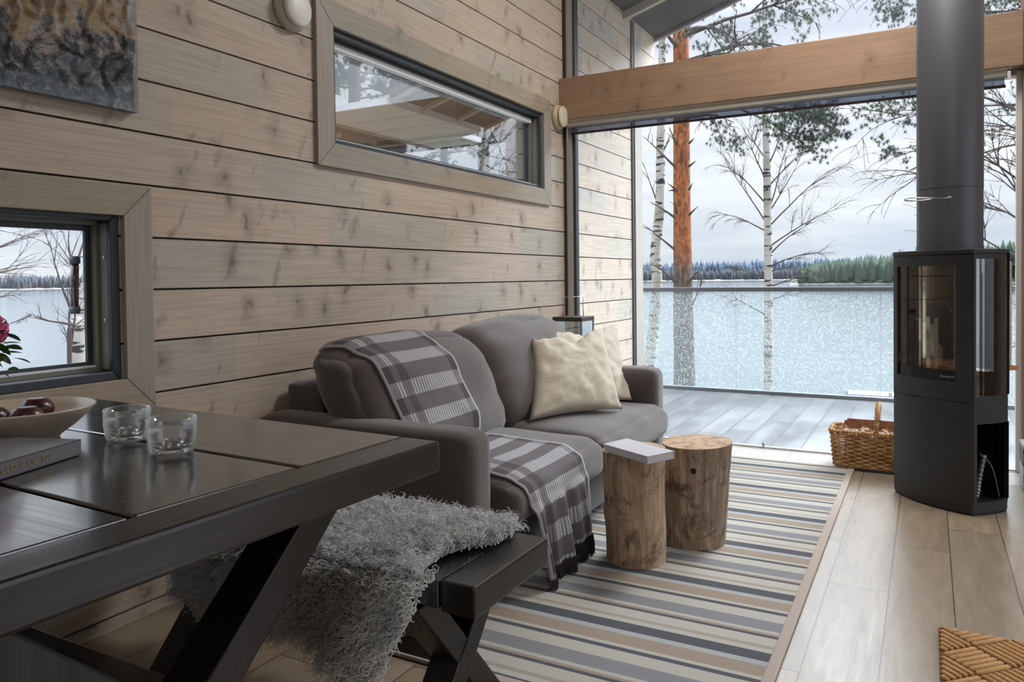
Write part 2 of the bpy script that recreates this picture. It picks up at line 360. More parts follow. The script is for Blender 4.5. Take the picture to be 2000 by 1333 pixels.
# back, right and front walls with big windows (out of view; they light the room)
wallm = M['logX']
def wall_x(name, y, x0, x1, ops, d=.19):
    mb = MB()
    xs = sorted({x0, x1} | {o[0] for o in ops} | {o[1] for o in ops})
    for a, b in zip(xs, xs[1:]):
        zs = [0]; oo = [o for o in ops if o[0] <= a and b <= o[1]]
        top = lambda x: zroof(x)
        if oo:
            z0, z1 = oo[0][2:]
            if z0 > 0: mb.box((a, y, 0), (b, y+d, z0))
            mb.extr([(a, y, z1), (b, y, z1), (b, y, top(b)), (a, y, top(a))], (0, d, 0))
        else: mb.extr([(a, y, 0), (b, y, 0), (b, y, top(b)), (a, y, top(a))], (0, d, 0))
    return tag(mb.build(name, wallm), kind='structure')
wall_x('wall_back', YB-.19, 0, XR, [(.6, 2.2, .9, 2.3)])
wall_x('wall_front', YG-.10, 2.765, XR, [])
mb = MB(); zt = zroof(XR)
for a, b, z0, z1 in ((YB-.19, 1.7, 0, zt), (1.7, 4.4, 0, .35), (1.7, 4.4, 3.0, zt), (4.4, YG+.09, 0, zt)): mb.box((XR, a, z0), (XR+.19, b, z1))
tag(mb.build('wall_right', M['log']), kind='structure')
ceilm = wood('ceiling_board', sl('a8a094'), D_, sl('aa9c8c'), 'Y', rough=.7, knots=.4)
tag(MB().extr([(-.2, YB-.2, zroof(-.2)), (XR+.2, YB-.2, zroof(XR+.2)), (XR+.2, YB-.2, zroof(XR+.2)+.2), (-.2, YB-.2, zroof(-.2)+.2)], (0, YG+.02-YB+.2, 0)).build('ceiling', ceilm), kind='structure')
# porch roof: dark boards, pale rafter and edge board
tag(MB().extr([(-.25, YG+.03, zroof(-.25)), (XR+.2, YG+.03, zroof(XR+.2)), (XR+.2, YG+.03, zroof(XR+.2)+.18), (-.25, YG+.03, zroof(-.25)+.18)], (0, 7.0-YG-.03, 0)).build('ceiling_porch', M['soffit']), kind='structure')
mb = MB().extr([(0, 6.16, zroof(0)-.07), (XR, 6.16, zroof(XR)-.07), (XR, 6.16, zroof(XR)-.002), (0, 6.16, zroof(0)-.002)], (0, .05, 0))
tag(mb.build('trim_porch_rafter', M['rafter']), kind='structure')
tag(MB().extr([(-.3, 7.0, zroof(-.3)-.03), (XR, 7.0, zroof(XR)-.03), (XR, 7.0, zroof(XR)+.2), (-.3, 7.0, zroof(-.3)+.2)], (0, .04, 0)).build('trim_porch_edge', mat('porch_edge', sl('8d8791'), .7)), kind='structure')

# windows in the left wall
def lwin(n, y0, y1, z0, z1, tw, jd, paneside, seed):
    fr = ring(MB(), -.125, -.004, y0, y1, z0, z1, .028).build('window_%d' % n, M['darkalu'], bevel=.003); tag(fr, kind='structure')
    mb = ring(MB(), -.115, -.062, y0+.028, y1-.028, z0+.028, z1-.028, .012)
    mb.build('sash_rebate', M['sash'], fr)
    mb = ring(MB(), -.10, -.088, y0+.040, y1-.040, z0+.04, z1-.04, .018); mb.build('sash', M['darkalu'], fr)
    mb = MB().box((-.06, y1-.0285, z0+.035), (-.022, y1-.0275, z1-.035)); mb.build('jamb_strip', M['sash'], fr)
    MB().box((-.087, y0+.045, z0+.041), (-.065, y1-.045, z0+.047)).build('sill_glint', mat('sill_glint', sl('d9dde2'), .3), fr)  # pale line added for the gleam reflected on the sill
    MB().box((-.097, y0+.05, z0+.05), (-.093, y1-.05, z1-.05)).build('glass_pane', M['glass'], fr)
    return fr
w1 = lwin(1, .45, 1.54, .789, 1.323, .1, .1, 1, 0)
mb = MB()
for z in (.98, 1.18): mb.lathe([(.0, .0), (.006, .0), (.006, .004), (0, .005)], (-.035, 1.5115, z), 12, Matrix.Rotation(PI/2, 3, 'X'))
mb.build('hinge_plug', M['steel'], w1)
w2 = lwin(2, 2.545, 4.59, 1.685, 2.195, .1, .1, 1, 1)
MB().box((-.085, 2.58, 2.128), (-.05, 4.54, 2.152)).build('head_glint', mat('head_glint', sl('e3e6ea'), .4), w2)  # whitish bar added as the sky's reflection along the top sash
def trimring(n, y0, y1, z0, z1, w):
    a = ring(MB(), 0, .02, y0, y1, z0, z1, w, .0015)
    mb1 = MB(); mb2 = MB()
    for k in range(4):
        (mb1 if k in (0, 2) else mb2).add(a.v[k*8:(k+1)*8], [tuple(i-k*8 for i in f) for f in a.f[k*6:(k+1)*6]])
    o = mb1.build('trim_%d' % n, M['trimY'], bevel=.002); tag(o, kind='structure')
    mb2.build('trim_side_board', M['trimZ'], o, bevel=.002)
trimring(1, .345, 1.645, .69, 1.412, .1); trimring(2, 2.435, 4.695, 1.585, 2.298, .105)

# ------------------------------------------------------------------ glass facade
e = empty('window_3', (1.35, YG, 0)); tag(e, kind='structure')
MB().box((.075, YG+.005, .01), (2.69, YG+.017, 2.16)).build('glass_pane', M['glass'], e)
mb = MB().box((.0, YG-.055, 0), (.022, YG+.03, 2.19)); mb.cm = 1; mb.box((.022, YG-.05, 0), (.058, YG+.02, 2.19)); mb.cm = 2; mb.box((.058, YG-.02, 0), (.078, YG+.03, 2.19))
mb.build('side_profile', [M['joint'], M['alu'], M['darkalu']], e)
mb = MB().box((2.688, YG-.03, 0), (2.712, YG+.03, 2.19)); mb.build('side_profile', M['white'], e)
MB().box((.02, YG-.02, 2.158), (2.71, YG+.03, 2.2)).build('head_rail', M['alu'], e)
e = empty('window_4', (1.35, YG, 2.5)); tag(e, kind='structure')
MB().extr([(.06, YG+.02, 2.49), (2.69, YG+.02, 2.49), (2.69, YG+.02, zroof(2.69)), (.06, YG+.02, zroof(.06))], (0, .008, 0)).build('glass_pane', M['dustglass'], e)
mb = MB().box((0, YG-.055, 2.49), (.022, YG+.03, 3.3)); mb.cm = 1; mb.box((.022, YG-.045, 2.49), (.062, YG+.03, 3.3)); mb.cm = 2; mb.box((.062, YG-.02, 2.49), (.078, YG+.04, 3.3))
mb.build('side_profile', [M['joint'], M['alu'], M['darkalu']], e)
tag(MB().box((2.712, YG-.13, 0), (2.765, YG+.06, zroof(2.71))).build('trim_door_post', wood('post_wood', sl('7b5a48'), sl('44301f'), sl('84604c'), 'Z', knots=.4)), kind='structure')
bm_ = MB().box((.0, YG-.12, 2.196), (2.711, YG+.045, 2.487)).build('ceiling_beam', M['beam'], bevel=.004)
tag(bm_, 'thick brown timber beam crossing the glass wall between its lower and upper panes', 'beam')
# roller blind
e = empty('roller_blind', (1.35, YG-.07, 2.1), 'rolled-up screen blind in a pale casing under the brown timber beam', 'blind')
MB().box((.045, YG-.10, 2.15), (2.64, YG-.045, 2.1955)).build('casing', mat('casing', sl('aca79c'), .45), e, bevel=.008, seg=3)
MB().box((.045, YG-.105, 2.187), (2.66, YG-.099, 2.1955)).build('fascia_lip', mat('lip', sl('c9c0b2'), .4), e)
m = bpy.data.materials.new('screen_fabric'); m.use_nodes = True; nt = NT(m.node_tree); nt.t.nodes.clear()
sh = nt.n('MixShader', i={0: .55, 1: nt.n('BsdfTransparent', i={0: (.8, .85, .95, 1)}).outputs[0], 2: nt.n('BsdfDiffuse', i={0: sl('767c88')}).outputs[0]}); nt.t.links.new(sh.outputs[0], nt.n('OutputMaterial').inputs[0])
MB().box((.07, YG-.062, 2.112), (2.63, YG-.060, 2.152)).build('screen', m, e)
MB().box((.065, YG-.066, 2.098), (2.635, YG-.056, 2.113)).build('bottom_bar', mat('bar', sl('2a1c20'), .5), e)
MB().box((2.64, YG-.09, 2.14), (2.656, YG-.05, 2.18)).build('end_bracket', M['steel'], e)
mb = MB().tube([(.045, YG-.085, 2.19), (.045, YG-.085, 2.185), (.045, YG-.085, 2.05)], .007, 8); mb.build('guide_wire', M['steel'], e, smooth=True)
ds = MB(); ds.lathe([(0, .035), (.006, .035), (.008, .0), (0, 0)], (1.35, 4.985, .004), 14)
tag(ds.build('door_bolt', M['steel'], smooth=True), 'small metal floor bolt standing on the sliding door track', 'bolt')

# ------------------------------------------------------------------ sofa
FAB = mat('sofa_fabric', rough=.9, fn=lambda nt, b, oc, L: (L(nt.ramp(nt.noise(oc, 260, 2), [(.3, sl('453d3c')), (.7, sl('5a5150'))]), 'Base Color'), b.inputs['Sheen Weight'].__setattr__('default_value', .35), bump(nt, L, nt.noise(oc, 420, 2), .25, .002)))
sofa = empty('sofa', (.55, 3.08, 0), 'taupe two-seat fabric sofa standing along the log wall', 'sofa')
SY0, SY1 = 2.05, 4.12
def wob(p, a=.006, sc=3.0, seed=0): return noise.noise(Vector(p)*sc+Vector((seed, seed*2, 0)))*a
def rb(name, c, half, r, n=14, fn=None, parent=sofa, m=FAB):
    c = Vector(c); mb = rounded(half, r, n, fn); mb.v = [Vector(p)+c for p in mb.v]; return mb.build(name, m, parent, smooth=True)
rb('base', (.50, 3.085, .17), (.46, .86, .115), .02, 8)
rb('arm', (.50, 2.135, .325), (.485, .085, .275), .055, 12)
rb('arm', (.50, 4.035, .325), (.485, .085, .275), .055, 12)
rb('back_frame', (.12, 3.085, .40), (.10, .865, .30), .03, 8)
for y in (2.15, 4.02):
    for x, zb in ((.12, .0), (.90, .0135)): MB().box((x-.03, y-.03, zb if y > 2.2 or x < .5 else .0135), (x+.03, y+.03, .06)).build('foot', M['black'], sofa)
def seatfn(px, py, pz, p):
    if pz > 0: p.z += .035*(1-px**2)*(1-py**4)+.004*s_(9*py)*px
    if px > .6: p.x += .03*(1-pz**2)+.004*noise.noise(Vector((py*9, pz*2, 1)))
    p.z += wob(p, .008, 5); return p
SC = [rb('seat_cushion', (.64, y, .325), (.395, h, .085), .05, 20, seatfn) for y, h in ((2.63, .405), (3.495, .453))]
def backfn(px, py, pz, p, s=0):
    # p: local, x depth, z height; lean back and puff
    t = (pz+1)/2
    p.x += .07*(1-abs(pz)**2.5)*(1-py**4)*(1 if px > 0 else -.3)
    p.z += .02*(1-py**2)*(pz > .5) - .02*max(0, abs(py)-.75)*4*(pz > 0)
    p.y += .02*(1-pz**2)*py
    p.x += -.19*t**1.1
    cr = noise.noise(Vector((py*2.2+s, pz*3.2, px)))*.018 + noise.noise(Vector((py*6+s, pz*5, 3)))*.006
    p.x += cr; p.z += cr*.5; return p
BC = [rb('back_cushion', (.49, 2.59, .615), (.115, .455, .235), .09, 20, lambda a, b, c, p: backfn(a, b, c, p, 2)),
      rb('back_cushion', (.50, 3.47, .63), (.115, .455, .235), .09, 20, lambda a, b, c, p: backfn(a, b, c, p+Vector((0, 0, .022*(b+.4)*(c+1)/2)), 9))]
# piping seams along the cushions' sides
for o, seed in ((SC[0], 0), (SC[1], 1)):
    pass

def bvh(objs):
    V = []; Fc = []
    for o in objs:
        n = len(V); V += [v.co + WL[o] for v in o.data.vertices]; Fc += [tuple(i+n for i in p.vertices) for p in o.data.polygons]
    return BVHTree.FromPolygons(V, Fc)
# woven throw laid over the near back cushion, the seat and the front edge
def throwfn(nt, b, oc, L):
    uv = nt.n('UVMap').outputs[0]; sp = nt.n('SeparateXYZ', i={0: uv}); U, V = sp.outputs[0], sp.outputs[1]
    f = nt.m('FRACT', nt.m('MULTIPLY', V, 1/.125)); band = nt.m('LESS_THAN', f, .48)
    edge = nt.m('MAXIMUM', nt.m('LESS_THAN', U, .05), nt.m('GREATER_THAN', U, .445)); edge2 = nt.m('MAXIMUM', nt.m('LESS_THAN', U, .013), nt.m('GREATER_THAN', U, .487))
    stripe = nt.m('LESS_THAN', nt.m('FRACT', nt.m('MULTIPLY', U, 1/.0165)), .68)
    dark2 = nt.m('LESS_THAN', nt.m('ABSOLUTE', nt.m('SUBTRACT', U, .105)), .022)
    wv = nt.m('GREATER_THAN', nt.m('MULTIPLY', nt.m('SINE', nt.m('MULTIPLY', U, 1100.)), nt.m('SINE', nt.m('MULTIPLY', V, 1100.))), 0.0)
    wv = nt.m('MULTIPLY', wv, .4)
    lt, gy, dk = sl('bcbcc0'), sl('6b676c'), sl('3f373b')
    c = nt.mix(nt.m('MULTIPLY', band, stripe), nt.mix(wv, gy, dk), nt.mix(wv, lt, gy))
    c = nt.mix(nt.m('MULTIPLY', dark2, .6), c, dk); c = nt.mix(nt.m('MULTIPLY', edge, .75), c, nt.mix(band, dk, gy)); c = nt.mix(edge2, c, sl('a09ea4'))
    L(c, 'Base Color'); bump(nt, L, wv, .4, .003)
THR = mat('throw_weave', rough=.95, fn=throwfn)
tree_b = bvh(SC+BC)
path = bez([(.12, .735), (.17, .84), (.27, .885), (.38, .86), (.47, .76), (.54, .64), (.60, .52), (.66, .455), (.78, .45), (.95, .455), (1.045, .425), (1.085, .35), (1.095, .25), (1.10, .17), (1.10, .105)][0:0] or
           [Vector((x, 0, z)) for x, z in [(.22, .868), (.29, .885), (.38, .86), (.47, .76), (.54, .64), (.60, .52), (.66, .455), (.78, .45), (.95, .455), (1.045, .425), (1.085, .35), (1.095, .25), (1.10, .17), (1.10, .105)]], 12)
NU = 44; P = []; LEN = [0]
for a, b in zip(path, path[1:]): LEN.append(LEN[-1]+(b-a).length)
for i, q in enumerate(path):
    t = (path[min(i+1, len(path)-1)]-path[max(i-1, 0)]).normalized(); nrm = Vector((-t.z, 0, t.x)); nrm = nrm if nrm.z*1 + nrm.x > 0 else -nrm
    f = LEN[i]/LEN[-1]; row = []
    y0 = 2.185 + .08*min(1, f*1.7); y1 = 2.64 + .10*min(1, f*1.5) + .07*max(0, (f-.6)/.4)
    if f > .72: y0 += (f-.72)*.34
    hang = max(0, (f-.78)/.22)
    for j in range(NU):
        u = j/(NU-1); y = y0+(y1-y0)*u; p = Vector((q.x, y, q.z)); p.z -= hang*.06*(1-u)*(f > .78); p.x += hang*(.018*s_(u*17+1)+.012*s_(u*31))
        h = tree_b.ray_cast(p+nrm*.2, -nrm, .34) 
        if h[0] is not None: g = h[0]+nrm*.009; p = g if (p-g).dot(nrm) < 0 or hang < .3 else p
        row.append(p)
    P.append(row)
for _ in range(3):   # relax
    Q = [[p.copy() for p in r] for r in P]
    for i in range(1, len(P)-1):
        for j in range(NU): Q[i][j] = P[i][j]*.5+(P[i-1][j]+P[i+1][j])*.25
    for i in range(1, len(P)-1):
        for j in range(NU):
            d = Q[i][j]-P[i][j]; P[i][j] = Q[i][j]
for i in range(len(P)):
    for j in range(NU):
        if LEN[i]/LEN[-1] < .8:
            P[i][j] = P[i][j]+Vector((.4, 0, .8))*.004
mb = MB().grid(P); me = mb.me(True)
ul = me.uv_layers.new(name='UVMap')
for pl in me.polygons:
    for li, vi in zip(pl.loop_indices, pl.vertices): ul.data[li].uv = ((vi % NU)/(NU-1)*.5, LEN[vi//NU])
thr = link('throw_blanket', me, THR, smooth=True); md = thr.modifiers.new('s', 'SOLIDIFY'); md.thickness = .006; md.offset = 1
tag(thr, 'grey checked woven throw with dark fringe draped over the back and seat of the sofa', 'blanket')
mb = MB()
for k in range(190):
    u = k/189*(NU-1); j = min(int(u), NU-2); p = P[-1][j].lerp(P[-1][j+1], u-j); a = random.uniform(-.012, .012); l = random.uniform(.06, .105)
    l = min(l, p.z-.012)
    mb.tube([p, p+Vector((random.uniform(0, .006), a*.4, -l*.5)), p+Vector((random.uniform(-.004, .01), a, -l))], [.0032, .0030, .0018], 4)
mb.build('fringe', mat('fringe', sl('2b2427'), .95), thr)

# ------------------------------------------------------------------ pillows
LIN = mat('linen', rough=.95, fn=lambda nt, b, oc, L: (L(nt.ramp(nt.noise(nt.vec(oc, (1, 1, 1)), 330, 3), [(.3, sl('a89e8d')), (.7, sl('cdc5b7'))]), 'Base Color'), bump(nt, L, nt.m('ADD', nt.m('MULTIPLY', nt.noise(oc, 420, 2), .3), nt.noise(nt.vec(oc, (1, 1, .5)), 28, 4, .6, 1.0)), .35, .006)))
def pillow(label, c00, c10, c01, c11, T, dent, seed):
    """corners bottom-left, bottom-right, top-left, top-right in world; bulge T both ways"""
    a, b, c, d = map(Vector, (c00, c10, c01, c11)); nrm = ((b-a).cross(c-a)).normalized(); N = 30; cen = (a+b+c+d)/4
    mb = MB()
    for sg in (1, -1):
        P = []
        for i in range(N+1):
            r = []
            for j in range(N+1):
                u = i/N*2-1; v = j/N*2-1; us, vs = u*(1-.075*(1-v*v)**1.0), v*(1-.07*(1-u*u))
                vs -= dent*math.exp(-((u-.1)/.33)**2)*max(0, (v+.2)/1.2)**2
                p = a*((1-us)*(1-vs)/4)+b*((1+us)*(1-vs)/4)+c*((1-us)*(1+vs)/4)+d*((1+us)*(1+vs)/4)
                t = T*(max(0, (1-u**2))*max(0, (1-v**2)))**.42
                t *= 1-.55*math.exp(-((u-.1)/.22)**2)*max(0, v)**1.5
                cr = noise.noise(Vector((u*3+seed, v*3, sg)))*.016+noise.noise(Vector((u*6+seed, v*9, sg*2)))*.008+noise.noise(Vector((u*16+seed, v*13, sg*2)))*.003
                ed = min(1, (1-abs(u))*5)*min(1, (1-abs(v))*5)
                p += nrm*sg*(t+cr*ed); p.z += .006*s_(u*26+seed)*max(0, v-.8)*4*(abs(u) < .97)
                r.append(p)
            P.append(r)
        mb.grid(P)
    me = mb.me(True); bm = bmesh.new(); bm.from_mesh(me); bmesh.ops.remove_doubles(bm, verts=bm.verts, dist=.0006); bmesh.ops.recalc_face_normals(bm, faces=bm.faces); bm.to_mesh(me); bm.free()
    return tag(link('throw_pillow', me, LIN, smooth=True), label, 'pillow', 'linen pillows on the sofa')
def onray(x, y, d):     # point at a real distance along the view direction
    r = ray(x, y); return CAM + r*(d/r.dot(FWD))
pillow('light linen pillow in front, dented at its top, leaning on the sofa seat', atZ(1034, 822, .44), atZ(1216, 800, .44), atX(1038, 664, .53), atX(1176, 640, .70), .075, .22, 1)
pillow('light linen pillow half hidden behind the front one, nearer the far armrest', atZ(1085, 800, .45), atX(1235, 782, .86), atX(1056, 650, .46), atX(1206, 634, .64), .055, .18, 5)

# ------------------------------------------------------------------ stumps
def stumpfn(hue):
    def fn(nt, b, oc, L):
        z = nt.n('SeparateXYZ', i={0: oc}); n1 = nt.noise(nt.vec(oc, (18, 18, 2.2)), 1.5, 6, .7, .8); n2 = nt.noise(nt.vec(oc, (7, 7, 6)), 1.3, 6, .75, .5)
        c = nt.ramp(n1, [(.3, sl('826f5b')), (.5, hue), (.7, sl('cdb9a0'))])
        c = nt.mix(nt.ramp(n2, [(.53, G(0)), (.62, G(.75))]), c, sl('453b32'))
        c = nt.mix(nt.ramp(nt.noise(oc, 5.5, 3), [(.52, G(0)), (.70, G(.35))]), c, sl('a5835f'))
        an = nt.m('ARCTAN2', z.outputs[1], z.outputs[0])
        cr = nt.m('LESS_THAN', nt.m('FRACT', nt.m('ADD', nt.m('MULTIPLY', an, 2.3), nt.m('MULTIPLY', nt.noise(nt.vec(oc, (2, 2, 2.0)), 1.5, 3), .7))), .022)
        L(nt.mix(nt.m('MULTIPLY', cr, .75), c, sl('1d1611')), 'Base Color'); bump(nt, L, nt.m('SUBTRACT', n1, cr), .6, .012)
    return fn
def topfn(nt, b, oc, L):
    sp = nt.n('SeparateXYZ', i={0: oc}); r = nt.n('VectorMath', operation='LENGTH', i={0: nt.n('CombineXYZ', i={0: sp.outputs[0], 1: sp.outputs[1], 2: 0.0}).outputs[0]}).outputs['Value']
    rr = nt.m('SINE', nt.m('ADD', nt.m('MULTIPLY', r, 900.), nt.m('MULTIPLY', nt.noise(oc, 12, 3), 6.)))
    L(nt.mix(nt.ramp(nt.noise(oc, 25, 5, .7), [(.45, G(0)), (.65, G(.8))]), nt.mix(nt.m('MULTIPLY', rr, .2), sl('b89c7e'), sl('94775a')), sl('6d563f')), 'Base Color')
TOP = mat('stump_top', rough=.8, fn=topfn, obj=True)
def stump(c, rb_, rt, h, tilt, m, label, seed, knot=None):
    e = empty('stump_table', (c[0], c[1], .012), label, 'stump', 'log stump side tables'); N = 56; K = 24
    rad = lambda an, f: (rb_+(rt-rb_)*f)*(1+.035*noise.noise(Vector((c_(an)*1.3+seed, s_(an)*1.3, f*2.2)))+.012*noise.noise(Vector((c_(an)*7, s_(an)*7+seed, f*5)))+.05*math.exp(-((f-.42)/.07)**2)*max(0, c_(an-3.6))**4*(seed == 1))
    P = []
    for j in range(N):
        an = 2*PI*j/N; P.append([Vector((c[0]+tilt[0]*k/K+rad(an, k/K)*c_(an), c[1]+tilt[1]*k/K+rad(an, k/K)*s_(an), .012+h*k/K+(.006*s_(an+1) if k == K else 0))) for k in range(K+1)])
    mb = MB().grid(P, True)
    if knot:
        an, z = knot; f = z/h; q = Vector((c[0]+tilt[0]*f+rad(an, f)*c_(an)*.99, c[1]+tilt[1]*f+rad(an, f)*s_(an)*.99, z))
    mb.build('bark', m, e, smooth=True)
    t = MB(); tc = Vector((c[0]+tilt[0], c[1]+tilt[1], .012+h+.003)); rim = [P[j][K] for j in range(N)]
    t.grid([[tc, tc.lerp(r, .5), tc.lerp(r, .9), r] for r in rim], True).build('cut_top', TOP, e)
    if knot:
        d = Vector((c_(an), s_(an), 0)); MB().tube([q-d*.004, q+d*.002, q+d*.004], [.011, .012, .009], 12).build('knot_hole', M['black'], e, smooth=True)
    return e
stump((1.277, 2.785), .114, .117, .425, (-.005, .0), mat('stump_bark', rough=.85, obj=True, fn=stumpfn(sl('b0957a'))), 'slimmer weathered log stump on the striped rug with a closed book on top', 1)
stump((1.415, 3.085), .128, .139, .412, (.025, -.015), mat('stump_bark2', rough=.85, obj=True, fn=stumpfn(sl('948170'))), 'wider log stump with a bare cut top and a dark knot hole', 4, knot=(-1.38, .335))
# book on the stump
def bookobj(name, label, corners, z0, th, cov, pages, spine_edge=0):
    a, b, c, d = [Vector((x, y, 0)) for x, y in corners]; e = empty(name, (a.x, a.y, z0), label, 'book')
    def slab(k, z0, z1, inset=0):
        cen = (a+b+c+d)/4; q = [p.lerp(cen, inset) for p in (a, b, c, d)]; return k.extr([Vector((p.x, p.y, z0)) for p in q], (0, 0, z1-z0))
    t = .0022; mb = MB(); slab(mb, z0, z0+t); slab(mb, z0+th-t, z0+th)
    P4 = (a, b, c, d); s0, s1 = P4[spine_edge], P4[(spine_edge+1) % 4]; cen = (a+b+c+d)/4; inw = (cen-(s0+s1)/2).normalized()*t
    mb.extr([s0+Vector((0,0,z0)), s1+Vector((0,0,z0)), s1+inw+Vector((0,0,z0)), s0+inw+Vector((0,0,z0))], (0, 0, th)); mb.build('cover', cov, e)
    mb = MB(); slab(mb, z0+t, z0+th-t, .025); mb.build('pages', pages, e); return e
PAG = mat('pages', sl('cfccd2'), .8)
zt1 = .442
bk = [atZ(*p, zt1+.026) for p in ((1178, 868), (1265, 893), (1318, 882), (1225, 857))]
bookobj('book', 'pale grey hardback book lying on the slimmer log stump', [(p.x, p.y) for p in bk], zt1, .027, mat('pale_cover', sl('b9b8c0'), .5), PAG, 2)
# ------------------------------------------------------------------ rug
def rugfn(nt, b, oc, L):
    sp = nt.n('SeparateXYZ', i={0: oc}); X, Y = sp.outputs[0], sp.outputs[1]
    f = nt.m('FRACT', nt.m('ADD', nt.m('DIVIDE', nt.m('SUBTRACT', Y, 2.07), .449), 10.0))
    cr, bg_, dk, gy, tn = sl('cbc9c0'), sl('ad9c8c'), sl('555961'), sl('93949a'), sl('b4ab9d'); lb = sl('b9bfc1')
    st = [(0, dk), (.045, cr), (.085, bg_), (.225, lb), (.285, dk), (.40, cr), (.455, tn), (.50, cr), (.615, dk), (.65, bg_), (.68, cr), (.72, gy), (.87, cr)]
    col = nt.ramp(f, st, 'CONSTANT')
    n = nt.noise(oc, 420, 3, .7); n2 = nt.noise(oc, 9, 2)
    col = nt.mix(nt.m('MULTIPLY', nt.m('SUBTRACT', n, .35), .9), nt.mix(.25, col, (0, 0, 0, 1)), nt.mix(.12, col, (1, 1, 1, 1)))
    L(col, 'Base Color'); bump(nt, L, n, .5, .004)
rug = empty('rug', (1.39, 3.2, 0), 'long striped wool rug in grey, beige and cream bands with a taupe border', 'rug')
MB().box((.865, 1.79, .0015), (1.875, 4.61, .011)).build('woven_field', None or mat('rug_stripe', rough=1, fn=rugfn), rug)
BOR = speck(sl('a0948b'), sl('b8aca3'), 300, .3, .002, .95)
mb = MB()
for a, b in (((.84, 1.76, .0012), (.868, 4.64, .013)), ((1.872, 1.76, .0012), (1.905, 4.64, .013)), ((.868, 1.76, .0012), (1.872, 1.792, .013)), ((.868, 4.608, .0012), (1.872, 4.64, .013))): mb.box(a, b)
mb.build('border', BOR, rug, bevel=.004)

# ------------------------------------------------------------------ table and bench
A = Vector((1.383, 1.302, 0)); dl = Vector((-1, .04, 0)).normalized(); dn = Vector((-.033, -1, 0)).normalized(); ZT = .765; TH = .065
def tp(a, b, z): q = A + dl*a + dn*b; return Vector((q.x, q.y, z))
table = empty('dining_table', (.7, .85, 0), 'near-black stained plank dining table with a thick end board, reaching to the log wall', 'table')
TW = .935
def plank(name, a0, a1, b0, b1, z0, z1, m, par, T=tp, bev=.004): return MB().extr([T(a0, b0, z0), T(a1, b0, z0), T(a1, b1, z0), T(a0, b1, z0)], (0, 0, z1-z0)).build(name, m, par, bevel=bev, seg=2)
plank('end_board', 0, .096, 0, TW, ZT-TH, ZT, M['darkY'], table, bev=.007)
for b0, b1 in ((0, .290), (.300, .612), (.622, TW)): plank('top_plank', .0975, 1.345, b0, b1, ZT-TH+.005, ZT-.0005, M['dark'], table)
plank('sub_panel', .12, 1.33, .02, TW-.02, ZT-TH-.02, ZT-TH+.012, M['dark'], table)
def trestle(par, xf, th, yc, half, zc, ztop, wd, m):
    """X of two beams in the Y-Z plane; front face at x=xf"""
    for k, sgn in ((0, 1), (1, -1)):
        # line through (yc,zc) with slope sgn
        sl_ = ztop/(2*half); off = wd/2*math.sqrt(1+1/sl_**2)
        yb, yt = yc-sgn*half, yc+sgn*half
        MB().extr([(xf-th-(k*.004), y, z) for y, z in ((yb-off, 0), (yb+off, 0), (yt+off, ztop), (yt-off, ztop))], (th, 0, 0)).build('leg', m, par, bevel=.005)
trestle(table, 1.20, .10, .83, .37, .42, ZT-TH-.02, .075, M['darkZ'])
trestle(table, .32, .10, .87, .37, .42, ZT-TH-.02, .075, M['darkZ'])
MB().box((.28, .80, .30), (1.14, .88, .40)).build('stretcher', M['dark'], table, bevel=.004)
bench = empty('bench', (.8, 1.52, 0), 'near-black wooden bench with crossed legs behind the table, sheepskin on it', 'bench')
BX = 1.436; bt = lambda a, b, z: Vector((BX-a-.0*b, 1.697-b, z))
plank('end_board', 0, .090, 0, .352, .383, .452, M['darkY'], bench, bt, .007)
for b0, b1 in ((.0, .172), (.178, .352)): plank('seat_plank', .0915, 1.25, b0, b1, .388, .451, M['dark'], bench, bt)
trestle(bench, 1.30, .085, 1.535, .165, .2, .383, .062, M['darkZ'])
trestle(bench, .45, .085, 1.535, .165, .2, .383, .062, M['darkZ'])
MB().box((.40, 1.51, .17), (1.25, 1.56, .215)).build('stretcher', M['dark'], bench, bevel=.003)
# sheepskin: hide and curled wool
def hide(s, t):
    """s along the bench 0..1, t from behind the bench (0) over the seat to the hanging front (1)"""
    x = .62+.74*s; th = .018+.03*noise.noise(Vector((s*4, t*4, 0)))+.006*noise.noise(Vector((s*13, t*12, 3)))
    # outline
    drop = .05+.22*math.exp(-((s-.78)/.13)**2)+.10*math.exp(-((s-.30)/.30)**2)
    back = .02+.07*math.exp(-((s-.35)/.25)**2)
    x += .03*noise.noise(Vector((t*3, s*2, 5)))-.0
    if t < .12: q = t/.12; return Vector((x, 1.70+back*(1-q)*.35, .452-back*(1-q)*.6)), Vector((0, .6, .8)), th
    if t < .62:
        q = (t-.12)/.5; yn = 1.335+ (.055 if s > .93 else 0); return Vector((x, 1.70+(yn-1.70)*q, .452+.004+.006*s_(s*9)*s_(q*PI))), (Vector((0, 0, 1)) if q < .85 else Vector((0, -.5*(q-.85)/.15, .9))), th
    q = (t-.62)/.38; a = min(1, q*3)*PI/2
    r = .02; p = Vector((x, 1.335-r*s_(a)-.035*max(0, q-.2)-.01, .452-r*(1-c_(a))-drop*max(0, q-.12)/.88))
    return p, Vector((0, -s_(a), c_(a))), th
def inside(s, t):
    e = .5+.5*s; k = noise.noise(Vector((s*3, t*3, 9)))*.06
    r = 1.0-.16*(t-.30)**2*4-(.20 if t > .75 else 0)*(t-.75)*4+k   # right limit narrows towards tips
    if t > .62: r = 1.0-.62*(t-.62)+k*.5
    l = 0.0
    return l <= s <= r
FL = MB(); P = [[hide(i/40, j/40)[0]+hide(i/40, j/40)[1]*.006 for j in range(41)] for i in range(0, 39)]
